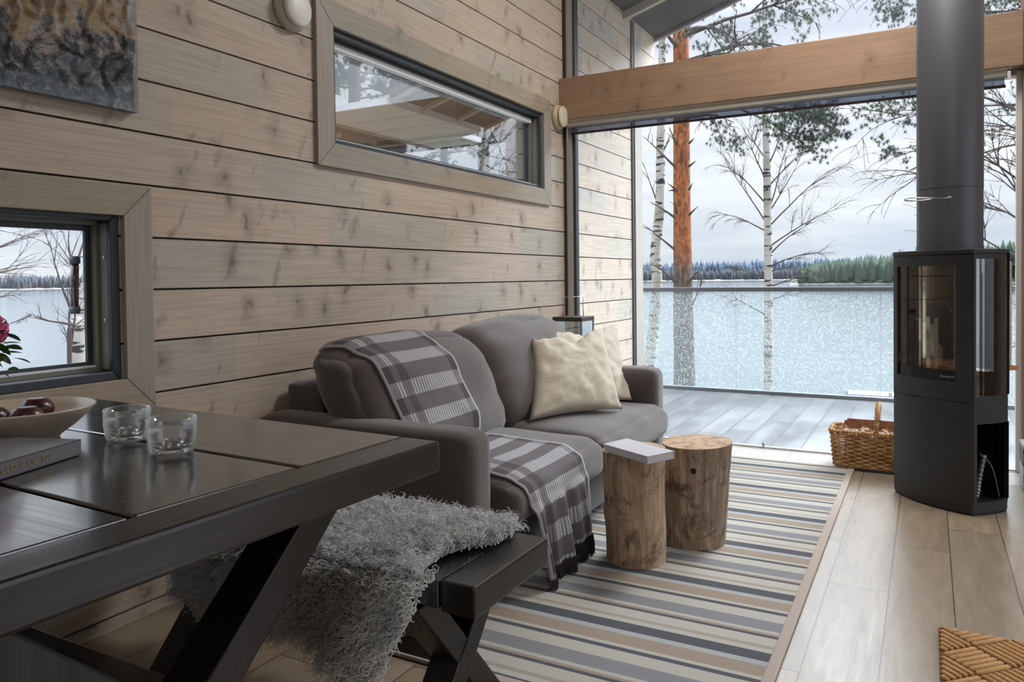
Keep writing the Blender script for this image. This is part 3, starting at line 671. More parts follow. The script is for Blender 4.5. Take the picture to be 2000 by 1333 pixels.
# trim the hide grid to its outline
fl = MB(); vs = [q for r in P for q in r]; fs = []
for i in range(38):
    for j in range(40):
        if inside((i+.5)/40+.05, (j+.5)/40) and j < 38: fs.append((i*41+j, (i+1)*41+j, (i+1)*41+j+1, i*41+j+1))
fl.add(vs, fs); me = fl.me(True); bm = bmesh.new(); bm.from_mesh(me); bmesh.ops.delete(bm, geom=[v for v in bm.verts if not v.link_faces], context='VERTS'); bm.to_mesh(me); bm.free()
skin = link('sheepskin', me, mat('hide', sl('e4e7e8'), .9), smooth=True); skin.modifiers.new('s', 'SOLIDIFY').thickness = .005
tag(skin, 'curly grey sheepskin thrown over the dark bench, hanging down its front', 'sheepskin')
def curls(n):
    V = np.zeros((0, 3)); Vl = []; K = 9
    cnt = 0
    while cnt < n:
        s, t = random.random(), random.random()
        if not inside(s, t): continue
        if t > .62 and random.random() > .75: continue
        p, nr, th = hide(s, t); cnt += 1
        hang = t > .66
        L = random.uniform(.034, .062)*(1.05 if hang else .95)
        cl_ = noise.noise(Vector((s*16, t*22, 7)))   # locks lean together
        lean = Vector((cl_*.9+random.uniform(-.35, .35), noise.noise(Vector((s*14, t*18, 17)))*.9+random.uniform(-.3, .3)-.15, -.1 if not hang else -.75))
        if t < .12: lean.z = -.8
        d = (nr*(.75 if not hang else .8)+lean*.62).normalized(); a = d.cross(Vector((.3, .2, .9))).normalized(); b = d.cross(a)
        R = random.uniform(.0035, .0085); ph = random.uniform(0, 6.28)+cl_*6; tw = random.uniform(1.3, 3.0)*2*PI*(.75 if hang else 1)
        base = p+nr*random.uniform(.0, .01)
        q = []
        for k in range(K):
            f = k/(K-1); q.append(base + d*(L*f) + (a*c_(ph+tw*f)+b*s_(ph+tw*f))*(R*(.3+f)) + Vector((0, 0, -.012*f*f if not hang else -.004*f)))
        Vl.append([tuple(v) for v in q])
    C = np.array(Vl); T = np.gradient(C, axis=1); T /= np.linalg.norm(T, axis=2, keepdims=True)
    ref = rng.normal(size=(n, 1, 3)); A_ = np.cross(T, ref); A_ /= np.linalg.norm(A_, axis=2, keepdims=True)+1e-9; B2 = np.cross(T, A_)
    w_ = (.0019*np.linspace(1, .25, K))[None, :, None]*rng.uniform(.7, 1.3, (n, 1, 1))
    rings = np.stack([C+A_*w_, C+(-.5*A_+.866*B2)*w_, C+(-.5*A_-.866*B2)*w_], axis=2)  # n,K,3,3
    V = rings.reshape(-1, 3); idx = np.arange(n)[:, None, None]*K*3+np.arange(K-1)[None, :, None]*3; j = np.arange(3)[None, None, :]; j2 = (j+1) % 3
    Fq = np.stack([idx+j, idx+j2, idx+3+j2, idx+3+j], axis=-1).reshape(-1, 4)
    return fastmesh(V, Fq)
def woolfn(nt, b, oc, L):
    c = nt.ramp(nt.noise(oc, 14, 4, .6), [(.35, sl('e2e6e8')), (.65, sl('fdfefe'))]); L(c, 'Base Color'); tl = nt.n('BsdfTranslucent', i={0: c})
    mx = nt.n('MixShader', i={0: .35, 1: b.outputs[0], 2: tl.outputs[0]}); nt.t.links.new(mx.outputs[0], nt.t.nodes['Material Output'].inputs[0])
WOOL = mat('wool', rough=.6, fn=woolfn)
fle = link('fleece', curls(20000), WOOL, skin, smooth=True)

# ------------------------------------------------------------------ stove
SO = Vector((2.113, 4.272, 0)); SA = Vector((.745, -.667, 0)); SB = Vector((.667, .745, 0)); SW = .443
def sp_(u, v, z=0): q = SO + SA*u + SB*v; return Vector((q.x, q.y, z))
IRON = mat('cast_black', rough=.5, fn=lambda nt, b, oc, L: (L(nt.ramp(nt.noise(oc, 3, 2), [(.3, sl('232425')), (.7, sl('2b2c2e'))]), 'Base Color'), bump(nt, L, nt.noise(oc, 500, 2), .08, .001)))
stove = empty('wood_stove', sp_(.22, .16), 'tall black freestanding wood stove with a bowed glass door and thick flue', 'stove')
def front(u, off=0): return -.05*(1-((u-SW/2)/(SW/2))**2)+off
def rightside(v): return SW + .012*s_(PI*min(1, v/.24)) - (max(0, v-.222)*1.25)
def strip(mb, f0, f1, a, b, z0, z1, n=16):
    """solid between plan curves f0, f1 (functions of t in a..b returning (u,v))"""
    poly = [f0(a+(b-a)*i/n) for i in range(n+1)]+[f1(b+(a-b)*i/n) for i in range(n+1)]
    P = [sp_(u, v) for u, v in poly]; return mb.prism([(p.x, p.y) for p in P], z0, z1)
fo = lambda t: (t, front(t)); fi = lambda t: (t, front(t)+.022)
ro = lambda t: (rightside(t), t); ri = lambda t: (rightside(t)-.02, t); lo_ = lambda t: (SW-rightside(t), t); li = lambda t: (SW-rightside(t)+.02, t)
full = [fo(SW*i/20) for i in range(21)]+[ro(.38*i/16) for i in range(1, 17)]+[lo_(.38*(16-i)/16) for i in range(0, 16)]
def plan(mb, poly, z0, z1):
    P = [sp_(u, v) for u, v in poly]; return mb.prism([(p.x, p.y) for p in P], z0, z1)
def scaled(poly, k):
    cu, cv = SW/2, .17; return [(cu+(u-cu)*k, cv+(v-cv)*k) for u, v in poly]
ZS = 1.205
mb = MB(); plan(mb, scaled(full, .985), .012, .045); plan(mb, scaled(full, .98), .497, .54); plan(mb, scaled(full, .97), 1.16, 1.185)
strip(mb, lo_, li, .004, .37, .045, .54); strip(mb, ro, ri, .004, .37, .045, .06); strip(mb, ro, ri, .004, .37, .415, .54)
strip(mb, ro, ri, .004, .022, .06, .415, 4); strip(mb, ro, ri, .225, .37, .06, .415, 4)
strip(mb, ro, ri, .004, .016, .54, 1.19, 3); strip(mb, ro, ri, .222, .37, .54, 1.19, 6); strip(mb, lo_, li, .004, .075, .54, 1.19, 6); strip(mb, lo_, li, .215, .34, .54, 1.19, 6); strip(mb, lo_, li, .075, .215, .54, .665, 4); strip(mb, lo_, li, .075, .215, 1.09, 1.19, 4)
plan(mb, [(.16, .335), (.28, .335), (.28, .36), (.16, .36)], .045, 1.185); plan(mb, [(.20, .02), (.215, .02), (.215, .34), (.20, .34)], .045, .497)
mb.build('body', IRON, stove)
plan(MB(), scaled(full, 1.012), 1.185, ZS).build('top_plate', IRON, stove, bevel=.003)
plan(MB(), scaled(full, .97), .0, .012).build('plinth', M['black'], stove)
mb = MB(); strip(mb, fo, fi, .003, SW-.003, .04, .508); mb.build('lower_front', IRON, stove, bevel=.003)
U0, U1, D0, D1 = .04, .375, .60, 1.132
mb = MB(); strip(mb, fo, fi, .003, SW-.003, .513, D0); strip(mb, fo, fi, .003, SW-.003, D1, 1.18); strip(mb, fo, fi, .003, U0, D0, D1, 4); strip(mb, fo, fi, U1, SW-.003, D0, D1, 6)
door = mb.build('door', IRON, stove)
soot = lambda nt, sh: nt.n('MixShader', i={0: nt.m('MULTIPLY', nt.ramp(nt.noise(nt.n('TexCoord').outputs['Object'], 9, 5, .6), [(.4, G(.03)), (.75, G(.35))]), .4), 1: sh, 2: nt.n('BsdfDiffuse', i={0: sl('74644f')}).outputs[0]}).outputs[0]
GS = glassmat('stove_glass', (.93, .90, .85, 1), 1.3, .01, soot)
gl_o = lambda t: (t, front(t)+.010); gl_i = lambda t: (t, front(t)+.014)
mb = MB(); strip(mb, gl_o, gl_i, U0+.0005, U1-.0005, D0+.0005, D1-.0005); mb.build('glass', GS, door)
mb = MB(); so = lambda t: (t, front(t)+.0085); si_ = lambda t: (t, front(t)+.0095); strip(mb, so, si_, U0+.001, U1-.001, D0+.001, D0+.052); mb.build('printed_band', mat('black_print', sl('0a0a0a'), .25), door)
mb = MB(); strip(mb, lambda t: (t, front(t)-.0015), lambda t: (t, front(t)+.003), .108, .175, .506, .5135); mb.build('air_slot', M['black'], stove)
for f, nm in ((lambda k: (SW-rightside(k)+.006, k), 'left'), (lambda k: (rightside(k)-.006, k), 'right')):
    mb = MB(); strip(mb, f, (lambda k, f=f: (f(k)[0]+(.003 if nm == 'left' else -.003), k)), *((.076, .214, .666, 1.089) if nm == 'left' else (.016, .222, .5405, 1.16)), 8)
    mb.build('side_glass', glassmat('side_glass', (1, .93, .80, 1) if nm == 'left' else (.9, .92, .9, 1), 1.6 if nm == 'right' else .5, .01), stove)
BR = speck(sl('b5a794'), sl('d6cab6'), 8, .3, .004, .9)
mb = MB(); plan(mb, [(.07, .30), (.375, .30), (.375, .33), (.07, .33)], .66, 1.15); mb.build('firebrick_back', BR, stove, bevel=.002)
mb = MB(); plan(mb, [(.012, .0), (.43, .0), (.43, .30), (.012, .30)], .645, .665); mb.build('hearth_shelf', speck(sl('9c6b42'), sl('c08a58'), 14, .3, .003, .9), stove, bevel=.004)
mb = MB(); plan(mb, [(.15, .10), (.30, .10), (.30, .115), (.15, .115)], .541, .645); mb.build('ash_box', M['black'], stove)
mb = MB(); plan(mb, [(.33, .02), (.345, .02), (.345, .29), (.33, .29)], .665, 1.14); mb.build('firebrick_side', BR, stove)
# flexible air hose and cable in the niche
h0, h1 = sp_(.36, .12, .055), sp_(.37, .16, .25)
mb = MB(); pts = bez([h0+Vector((-.05, .02, 0)), h0, h0.lerp(h1, .4)+Vector((0, .01, 0)), h1], 22); mb.tube(pts, [.010+.003*(i % 4 < 2) for i in range(len(pts))], 10); mb.build('air_hose', mat('hose', sl('8f8c88'), .4, .6), stove, smooth=True)
mb = MB().tube(bez([sp_(.37, .13, .26), sp_(.40, .17, .2), sp_(.41, .21, .05)], 8), .0025, 6); mb.build('cable', mat('cable', sl('77777a'), .5), stove, smooth=True)
FC = Vector((2.357, 4.243, 0))
flue = MB().lathe([(.143, ZS), (.143, 1.228)], FC, 64).lathe([(.1405, 1.22), (.1405, 1.4985)], FC, 64).lathe([(.1412, 1.5), (.1412, 4.05), (.13, 4.05)], FC, 64)
flue.build('flue_pipe', mat('flue_grey', sl('5b5d64'), .42, .25), stove, smooth=True)
# lettering on the door
def text3d(body, size, loc, Mx, matr, name, parent, th=.0004):
    cu = bpy.data.curves.new('t', 'FONT'); cu.body = body; cu.size = size; cu.extrude = th; cu.align_x = 'CENTER'; cu.align_y = 'CENTER'
    ob = bpy.data.objects.new('tmp', cu); COL.objects.link(ob); bpy.context.view_layer.update()
    me = bpy.data.meshes.new_from_object(ob.evaluated_get(bpy.context.evaluated_depsgraph_get())); bpy.data.objects.remove(ob)
    me.transform(Matrix.Translation(Vector(loc)) @ Mx.to_4x4()); return link(name, me, matr, parent)
uu = .335; sl_f = .05*2*(uu-SW/2)/(SW/2)**2; dx = (SA+SB*sl_f).normalized(); Mx = Matrix((dx, Vector((0, 0, 1)), dx.cross(Vector((0, 0, 1))))).transposed()
text3d('duovard', .020, sp_(uu, front(uu)+.006, .622), Mx, mat('logo', sl('8d8d90'), .4), 'logo', door)
# thin wire ring around the pipe
ws = MB(); ctr = sp_(.0, .0, 1.44); cpt = Vector((2.23, 4.08, 1.447))
pts = [cpt+Vector((c_(a)*.093+.03, s_(a)*.05, .004*s_(a*2))) for a in [PI*.08+PI*1.84*i/28 for i in range(29)]]
ws.tube(pts, .0022, 6); ws.tube([pts[0], pts[0]+Vector((.012, -.001, 0))], .005, 8)
ws.tube([pts[14]+Vector((0, 0, 0)), pts[14]+Vector((.02, .05, 0)), Vector((2.235, 4.17, 1.447))], .0018, 6)
ws.build('wire_hook', M['steel'], stove, smooth=True)

# ------------------------------------------------------------------ basket
WICK = mat('wicker', rough=.7, fn=lambda nt, b, oc, L: (L(nt.ramp(nt.noise(oc, 30, 4, .6), [(.3, sl('8d6434')), (.55, sl('c39a66')), (.75, sl('dfbd8a'))]), 'Base Color'), bump(nt, L, nt.noise(nt.vec(oc, (1, 1, 1)), 180, 2), .3, .002)))
BXC, BYC, BW, BD, BH = 2.005, 4.735, .225, .125, .205
basket = empty('basket', (BXC, BYC, .013), 'open wicker basket with a hooped handle standing behind the stove', 'basket')
def bper(f, k=1.0):
    """rounded rectangle perimeter; f in 0..1"""
    r = .045; w_, d_ = BW*k, BD*k; segs = [(2*(w_-r)), r*PI/2, 2*(d_-r), r*PI/2]*2; tot = sum(segs); x = f % 1*tot; i = 0
    while x > segs[i]: x -= segs[i]; i += 1
    cs = [(-(w_-r), -d_), (w_-r, -(d_-r)), (w_, -(d_-r)), (w_-r, d_-r), (w_-r, d_), (-(w_-r), d_-r), (-w_, d_-r), (-(w_-r), -(d_-r))]
    if i == 0: return Vector((-(w_-r)+x, -d_, 0))
    if i == 2: return Vector((w_, -(d_-r)+x, 0))
    if i == 4: return Vector((w_-r-x, d_, 0))
    if i == 6: return Vector((-w_, d_-r-x, 0))
    cen = {1: (w_-r, -(d_-r), -PI/2), 3: (w_-r, d_-r, 0), 5: (-(w_-r), d_-r, PI/2), 7: (-(w_-r), -(d_-r), PI)}[i]; a = cen[2]+x/r
    return Vector((cen[0]+r*c_(a), cen[1]+r*s_(a), 0))
NS = 34; mb = MB(); BC0 = Vector((BXC, BYC, .016))
for row in range(15):
    z = .012+row*.0122; k = .93+.07*(z/BH)+.0; pts = []
    for i in range(NS*4):
        f = i/(NS*4); p = bper(f, k); nr = Vector((p.x/BW, p.y/BD, 0)).normalized(); o = .0065*s_(PI*(i/4)*1.0+PI*row)
        pts.append(BC0+p+nr*o+Vector((0, 0, z+.0015*noise.noise(Vector((f*20, row, 0))))))
    pts.append(pts[0]); mb.tube(pts, .0048, 5, cap=False)
mb.build('woven_side', WICK, basket, smooth=True)
mb = MB()
for i in range(NS):
    p0, p1 = bper(i/NS, .93), bper(i/NS, 1.0); mb.tube([BC0+p0+Vector((0, 0, .004)), BC0+p1+Vector((0, 0, BH-.008))], .0035, 5)
mb.build('stake_ring', WICK, basket, smooth=True)
mb = MB()
for ph in (0, PI):
    pts = [BC0+bper(i/240, 1.01)+Vector((0, 0, BH-.006)) + Vector((bper(i/240).x/BW, bper(i/240).y/BD, 0)).normalized()*(.007*c_(i*.9+ph))+Vector((0, 0, .007*s_(i*.9+ph))) for i in range(241)]; mb.tube(pts, .006, 6, cap=False)
mb.build('rim', WICK, basket, smooth=True)
mb = MB(); arc = bez([(BXC+.01, BYC-BD, BH-.02), (BXC+.012, BYC-BD*1.0, .27), (BXC+.015, BYC-BD*.72, .335), (BXC+.018, BYC, .365), (BXC+.015, BYC+BD*.72, .335), (BXC+.01, BYC+BD, .27), (BXC+.01, BYC+BD, BH-.02)], 14)
for ph in (0, 2.1, 4.2):
    pts = [p+Vector((.009*c_(i*.75+ph), .005*s_(i*.75+ph), .008*s_(i*.75+ph))) for i, p in enumerate(arc)]; mb.tube(pts, .006, 6)
mb.build('handle', WICK, basket, smooth=True)
mb = MB(); q = [BC0+bper(i/60, .92)+Vector((0, 0, .006)) for i in range(60)]; mb.prism([(p.x, p.y) for p in q], .016, .026); mb.build('base', WICK, basket)
mb = MB(); mb.box((BXC-.150, BYC+.055, .03), (BXC+.19, BYC+.061, .262)); mb.box((BXC-.165, BYC+.063, .03), (BXC+.13, BYC+.068, .25))
tag(mb.build('cardboard_sheet', speck(sl('8a5a40'), sl('a9765a'), 30, .1, .002, .9)), 'brown cardboard standing upright inside the wicker basket', 'cardboard')
def leaf(nt, b, oc, L):
    n = nt.noise(nt.vec(oc, (14, 14, 14), rot=(0, 0, .5)), 1.6, 4, .6, 1.2); L(nt.ramp(n, [(.46, sl('cfc6b4')), (.52, sl('7b4326')), (.62, sl('9a5a33'))]), 'Base Color')
mb = MB(); P = []
for i in range(25):
    x = BXC-.19+.375*i/24; P.append([Vector((x, BYC-.075+.12*j/8, .185+.014*s_(i*.9)*s_(j)+.022*(j/8)+.006*noise.noise(Vector((i*.5, j*.6, 0))))) for j in range(9)])
mb.grid(P); o = mb.build('napkin', mat('leaf_print', rough=.9, fn=leaf), smooth=True); o.modifiers.new('s', 'SOLIDIFY').thickness = .006
tag(o, 'brown and white leaf-patterned paper napkins filling the wicker basket', 'napkins')

# ------------------------------------------------------------------ box by the post
bx = empty('product_box', (2.80, 4.62, 0), 'small printed carton of black, white and orange standing by the door post', 'box')
MB().box((2.682, 4.53, 0), (2.90, 4.70, .235)).build('carton', mat('carton', sl('b9b5b2'), .5), bx, bevel=.002)
MB().box((2.6815, 4.528, .13), (2.9005, 4.702, .215)).build('dark_band', mat('carton_dark', sl('2f3a37'), .5), bx)
MB().box((2.685, 4.527, .06), (2.72, 4.5295, .095)).build('orange_mark', mat('carton_orange', sl('c08a4a'), .5), bx)
MB().box((2.684, 4.5265, .147), (2.70, 4.5285, .19)).build('emblem', mat('carton_mark', sl('a9a9a5'), .5), bx)
# ------------------------------------------------------------------ door mat: chevrons of raised ribs
MATM = speck(sl('a07a4c'), sl('be9565'), 220, .3, .002, .95)
dm = empty('door_mat', (2.9, 2.1, 0), 'tan ribbed door mat with a diamond basket pattern, at the right edge of the floor', 'doormat')
MX0, MX1, MY0, MY1 = 2.294, 3.1, 1.95, 2.665
MB().box((MX0, MY0, .0005), (MX1, MY1, .007)).build('backing', mat('mat_back', sl('5e3d1c'), .95), dm)
mb = MB(); cell = .128
def clipseg(p, q):
    # liang-barsky
    t0, t1 = 0, 1; d = q-p
    for pp, qq in ((-d.x, p.x-MX0-.004), (d.x, MX1-.004-p.x), (-d.y, p.y-MY0-.004), (d.y, MY1-.004-p.y)):
        if abs(pp) < 1e-9:
            if qq < 0: return None
        else:
            r = qq/pp
            if pp < 0: t0 = max(t0, r)
            else: t1 = min(t1, r)
    return (p+d*t0, p+d*t1) if t1-t0 > .03 else None
e1 = Vector((1, 1, 0)).normalized(); e2 = Vector((-1, 1, 0)).normalized(); org = Vector((MX0+.0, MY1-.1, 0))
for i in range(-9, 12):
    for j in range(-9, 10):
        c = org+e1*(i*cell)+e2*(j*cell); al, ac = (e1, e2) if (i+j) % 2 else (e2, e1)
        for k in range(6):
            o = c+ac*((k-2.5)*cell/6); s_g = clipseg(o-al*(cell/2-.004), o+al*(cell/2-.004))
            if s_g: a, b = s_g; a.z = b.z = .009; mb.tube([a, a.lerp(b, .06), a.lerp(b, .94), b], [.004, .0078, .0078, .004], 6)
mb.build('ribs', MATM, dm, smooth=True)
for v in ('',): pass
# ------------------------------------------------------------------ lantern behind the sofa arm
LX, LY, LT = .215, 4.60, .84
lan = empty('floor_lantern', (LX, LY, 0), 'tall glass lantern with a dark lid and thin wire handle behind the sofa', 'lantern')
MB().box((LX-.105, LY-.105, LT-.028), (LX+.105, LY+.105, LT)).build('lid', mat('lantern_metal', sl('47423a'), .45, .6), lan, bevel=.003)
mb = MB()
for a in (-1, 1):
    for b in (-1, 1): mb.box((LX+a*.098-.006, LY+b*.098-.006, .03), (LX+a*.098+.006, LY+b*.098+.006, LT-.028))
mb.box((LX-.105, LY-.105, 0), (LX+.105, LY+.105, .03)); mb.build('frame', mat('lantern_frame', sl('8d939a'), .4, .5), lan)
for a in (-1, 1):
    MB().box((LX+a*.098-.0015, LY-.091, .031), (LX+a*.098+.0015, LY+.091, LT-.029)).build('pane', glassmat('pane', (.95, .98, .98, 1), 6.0), lan)
    MB().box((LX-.091, LY+a*.098-.0015, .031), (LX+.091, LY+a*.098+.0015, LT-.029)).build('pane', glassmat('pane', (.95, .98, .98, 1), 6.0), lan)
sd = Vector((.6, .8, 0)).normalized(); c0 = Vector((LX, LY, LT))
MB().tube([c0-sd*.075, c0-sd*.072+Vector((0, 0, .13)), c0+sd*.072+Vector((0, 0, .13)), c0+sd*.075], .0028, 6).build('handle', M['steel'], lan, smooth=True)

# ------------------------------------------------------------------ vents
def vent(y, z, col, label):
    e = empty('wall_vent', (.0, y, z), label, 'vent', 'round wall vents'); R_ = Matrix.Rotation(PI/2, 3, 'Y')
    MB().lathe([(0, 0), (.086, 0), (.088, .010), (.080, .028), (.066, .036), (.0, .036)], (.001, y, z), 48, R_).build('flange', mat('vent_ring', sl('b5aca0') if col else sl('b9a98a'), .45), e, smooth=True)
    MB().lathe([(0, .036), (.058, .036), (.070, .042), (.072, .052), (.064, .060), (.03, .064), (0, .065)], (.001, y, z), 48, R_).build('disc', mat('vent_disc', sl('dcdad6') if col else sl('cfc6ae'), .4), e, smooth=True)
vent(2.300, 2.19, 1, 'round white air vent high on the wall left of the long window')
vent(4.83, 2.21, 0, 'round cream air vent tucked beside the timber beam')

# ------------------------------------------------------------------ painting
AY0, AY1, AZ0, AZ1 = .75, 1.592, 1.645, 2.30
def paintfn(nt, b, oc, L):
    sp = nt.n('SeparateXYZ', i={0: oc}); Y, Z = sp.outputs[1], sp.outputs[2]
    n = nt.noise(oc, 9, 6, .65, 1.2); n2 = nt.noise(oc, 30, 6, .75, .8); n3 = nt.noise(nt.vec(oc, (1, 1, .6), (5, 2, 1)), 4.5, 4, .6, .6)
    h = nt.m('ADD', nt.m('DIVIDE', nt.m('SUBTRACT', Z, AZ0), .36), nt.m('MULTIPLY', nt.m('SUBTRACT', n, .5), 1.5))
    h = nt.m('ADD', h, nt.m('MULTIPLY', nt.m('SUBTRACT', n3, .5), .8))
    c = nt.ramp(h, [(.0, sl('5e6d79')), (.14, sl('4a5560')), (.28, sl('20252c')), (.46, sl('2d333a')), (.56, sl('8a8078')), (.68, sl('9a7e56')), (.86, sl('84715c')), (1, sl('a39d98'))])
    c = nt.mix(nt.ramp(n2, [(.50, G(0)), (.68, G(.75))]), c, sl('a9a7a6')); c = nt.mix(nt.ramp(nt.noise(nt.vec(oc, (1, 1, 1), (9, 4, 2)), 16, 5, .7), [(.56, G(0)), (.66, G(.7))]), c, sl('15181c'))
    ed = nt.m('GREATER_THAN', nt.m('ADD', Y, nt.m('MULTIPLY', n, .05)), AY1+.012); c = nt.mix(nt.m('MULTIPLY', ed, .8), c, sl('8f8d90'))
    L(c, 'Base Color'); bump(nt, L, nt.m('ADD', n, nt.m('MULTIPLY', n2, .5)), .9, .012)
pic = empty('painting', (.0, (AY0+AY1)/2, AZ0), 'thickly textured abstract canvas in gold, grey and blue-black on the wall', 'painting')
MB().box((.004, AY0, AZ0), (.036, AY1, AZ1)).build('canvas', mat('canvas', sl('7e8083'), .8), pic)
NY, NZ = 150, 110; P = []
for i in range(NY+1):
    r = []
    for j in range(NZ+1):
        y = AY0+(AY1-AY0)*i/NY; z = AZ0+(AZ1-AZ0)*j/NZ; a = noise.fractal(Vector((y*9, z*9, 1)), .8, 2.2, 4); b_ = abs(noise.noise(Vector((y*14, z*10, 4)))); e_ = min(1, (y-AY0)*20, (AY1-y)*20, (z-AZ0)*16, (AZ1-z)*16)
        r.append(Vector((.037+max(0, (.008*a+.016*(b_ < .12)*(1-b_/.12))*e_)*(1 if z > AZ0+.05 else .5), y, z)))
    P.append(r)
MB().grid(P).build('paint_relief', mat('paint', rough=.42, fn=paintfn), pic, smooth=True)

# ------------------------------------------------------------------ things on the table
CER = mat('ceramic', sl('b8ad99'), .35)
BO = atZ(40, 801, .83)
bowl = empty('bowl', (BO.x, BO.y, ZT), 'wide cream ceramic bowl of dark fruit at the left end of the table', 'bowl')
BR_ = .142
pf = [(0, .0), (.055, 0), (.072, .002), (.074, .006), (.078, .010), (.105, .030), (.128, .052), (BR_, .068), (BR_+.001, .071), (BR_-.004, .0715), (.124, .056), (.10, .035), (.07, .018), (.0, .012)]
MB().lathe(pf, (BO.x, BO.y, ZT), 64).build('dish', CER, bowl, smooth=True)
FR = mat('plum_skin', rough=.28, fn=lambda nt, b, oc, L: (L(nt.ramp(nt.noise(oc, 45, 5, .7), [(.4, sl('2a1014')), (.62, sl('4c1f26')), (.72, sl('8d7478'))]), 'Base Color'), bump(nt, L, nt.noise(oc, 60, 3), .3, .003)))
vr = Vector((RT.x, RT.y, 0)).normalized(); vf = Vector((FWD.x, FWD.y, 0)).normalized()
for k, (a, b, dz, lb) in enumerate(((.035, -.035, .053, 'dark red plum nearest the bowl rim, right of the others'), (.010, .040, .060, 'dark red plum at the back of the cream bowl'), (-.045, -.025, .052, 'dark red plum at the left side of the cream bowl, cut by the photo edge'))):
    p = Vector((BO.x, BO.y, ZT+dz))+vr*a+vf*b; mb = MB(); n = 20; prof = []
    for i in range(n+1):
        t = PI*i/n; r = .034*s_(t)*(1+.04*c_(t)); prof.append((max(r, 0), -.028*c_(t)*(1-.18*math.exp(-(t-PI)**2*6))))
    mb.lathe(prof, p, 28); o = mb.build('plum', FR, smooth=True); tag(o, lb, 'fruit', 'plums in the cream bowl')
def candleholder(c, r, h, label, seed):
    e = empty('candle_holder', (c[0], c[1], ZT+.0005), label, 'candle holder', 'glass tealight holders on the table')
    wobr = lambda z: 1
    pf = [(0, 0), (r*.78, 0), (r*.86, .003), (r*.93, .012), (r, h*.55), (r*1.02, h-.002), (r*1.0, h), (r*.945, h), (r*.93, h*.55), (r*.85, .016), (r*.75, .011), (0, .010)]
    MB().lathe(pf, (c[0], c[1], ZT+.0005), 48).build('glass_cup', M['cup'], e, smooth=True)
    t = empty('tealight', (c[0]+.004, c[1], ZT+.0115), 'tealight candle inside the ' + ('left' if seed == 0 else 'right') + ' of the two clear glass cups', 'candle', 'tealights')
    MB().lathe([(0, 0), (.019, 0), (.0193, .001), (.0193, .015), (.0186, .015), (.0186, .0125)], (c[0]+.004, c[1], ZT+.0115), 32).build('tin_cup', M['steel'], t, smooth=True)
    MB().lathe([(.0186, .0), (.0186, .0125), (.003, .012), (0, .012)], (c[0]+.004, c[1], ZT+.0116), 28).build('wax', mat('tea_wax', sl('8f8d88'), .5), t, smooth=True)
    MB().tube([Vector((c[0]+.004, c[1], ZT+.0235)), Vector((c[0]+.006, c[1], ZT+.031))], .0008, 5).build('wick', mat('wick', sl('9fae5a'), .9), t)
candleholder((.775, 1.022), .0455, .068, 'clear glass tealight holder beside the bowl, farther of the pair', 0)
candleholder((.968, .983), .0455, .070, 'clear glass tealight holder nearest the table end, closer of the pair', 1)
bz = ZT+.031; c1 = [atZ(158, 858, bz), atZ(-60, 921, bz), atZ(-260, 862, bz), atZ(-20, 855, bz)]
a, b = c1[0], c1[1]; d = (b-a).normalized(); nn = Vector((-d.y, d.x, 0)); nn = nn if nn.x < 0 else -nn
b = a+d*.27; nn = (atZ(0, 856, bz)-a).normalized(); nn = (nn - d*nn.dot(d)).normalized(); cc = [(p.x, p.y) for p in (a, b, b+nn*.2, a+nn*.2)]
GC = mat('grey_cover', sl('6f6e75'), .4)
bke = bookobj('book', 'thick grey hardback with gold spine lettering on the table by the bowl', cc, ZT+.0008, .030, GC, PAG, 0)
out_ = -nn; Mx = Matrix((-d*-1, Vector((0, 0, 1)), (d).cross(Vector((0, 0, 1))))).transposed()
ex = -d if (-d).dot(RT) > 0 else d; Mx = Matrix((ex, Vector((0, 0, 1)), ex.cross(Vector((0, 0, 1))))).transposed()
text3d('ASSCLO  /  UC  501', .0165, a+d*.145-nn*.0006+Vector((0, 0, -.0155)), Mx, mat('gold', sl('b39a62'), .35, .5), 'spine_lettering', bke, .0003)
# flowers in a vase just out of frame, blooms and leaves reaching in
VP = Vector((.22, .80, ZT))
vs_ = empty('flower_vase', VP, 'pink flower head and dark green leaves in front of the lower window', 'flowers')
MB().lathe([(0, 0), (.045, 0), (.05, .01), (.055, .06), (.04, .12), (.032, .15), (.036, .16), (.03, .16), (.03, .14), (.035, .11), (.045, .05), (0, .012)], VP, 32).build('vase', CER, vs_, smooth=True)
head = atX(-22, 645, .36); mb = MB()
stems = [(VP+Vector((0, 0, .14)), head), (VP+Vector((0, 0, .14)), atX(12, 700, .36)), (VP+Vector((0, 0, .14)), atX(0, 730, .36))]
for a_, b2 in stems: mb.tube(bez([a_, a_.lerp(b2, .5)+Vector((0, 0, .03)), b2], 5), .0028, 6)
mb.build('stems', mat('stem', sl('4d4a2c'), .7), vs_, smooth=True)
mb = MB()
for k in range(150):
    v = Vector(rng.normal(size=3)).normalized(); p = head+Vector((v.x*.036, v.y*.036, v.z*.034)); a_ = v.orthogonal().normalized(); b2 = v.cross(a_)
    for q in range(4):
        an = q*PI/2+k; dd = a_*c_(an)+b2*s_(an); sd2 = a_*-s_(an)+b2*c_(an); w_ = .0048; L_ = .010
        mb.add([p, p+dd*L_*.6+sd2*w_+v*.003, p+dd*L_+v*.004, p+dd*L_*.6-sd2*w_+v*.003], [(0, 1, 2, 3)])
mb.build('petals', mat('petal', rough=.6, fn=lambda nt, b, oc, L: L(nt.ramp(nt.noise(oc, 60, 3), [(.35, sl('a51f52')), (.65, sl('e0709a'))]), 'Base Color')), vs_, fix=False)
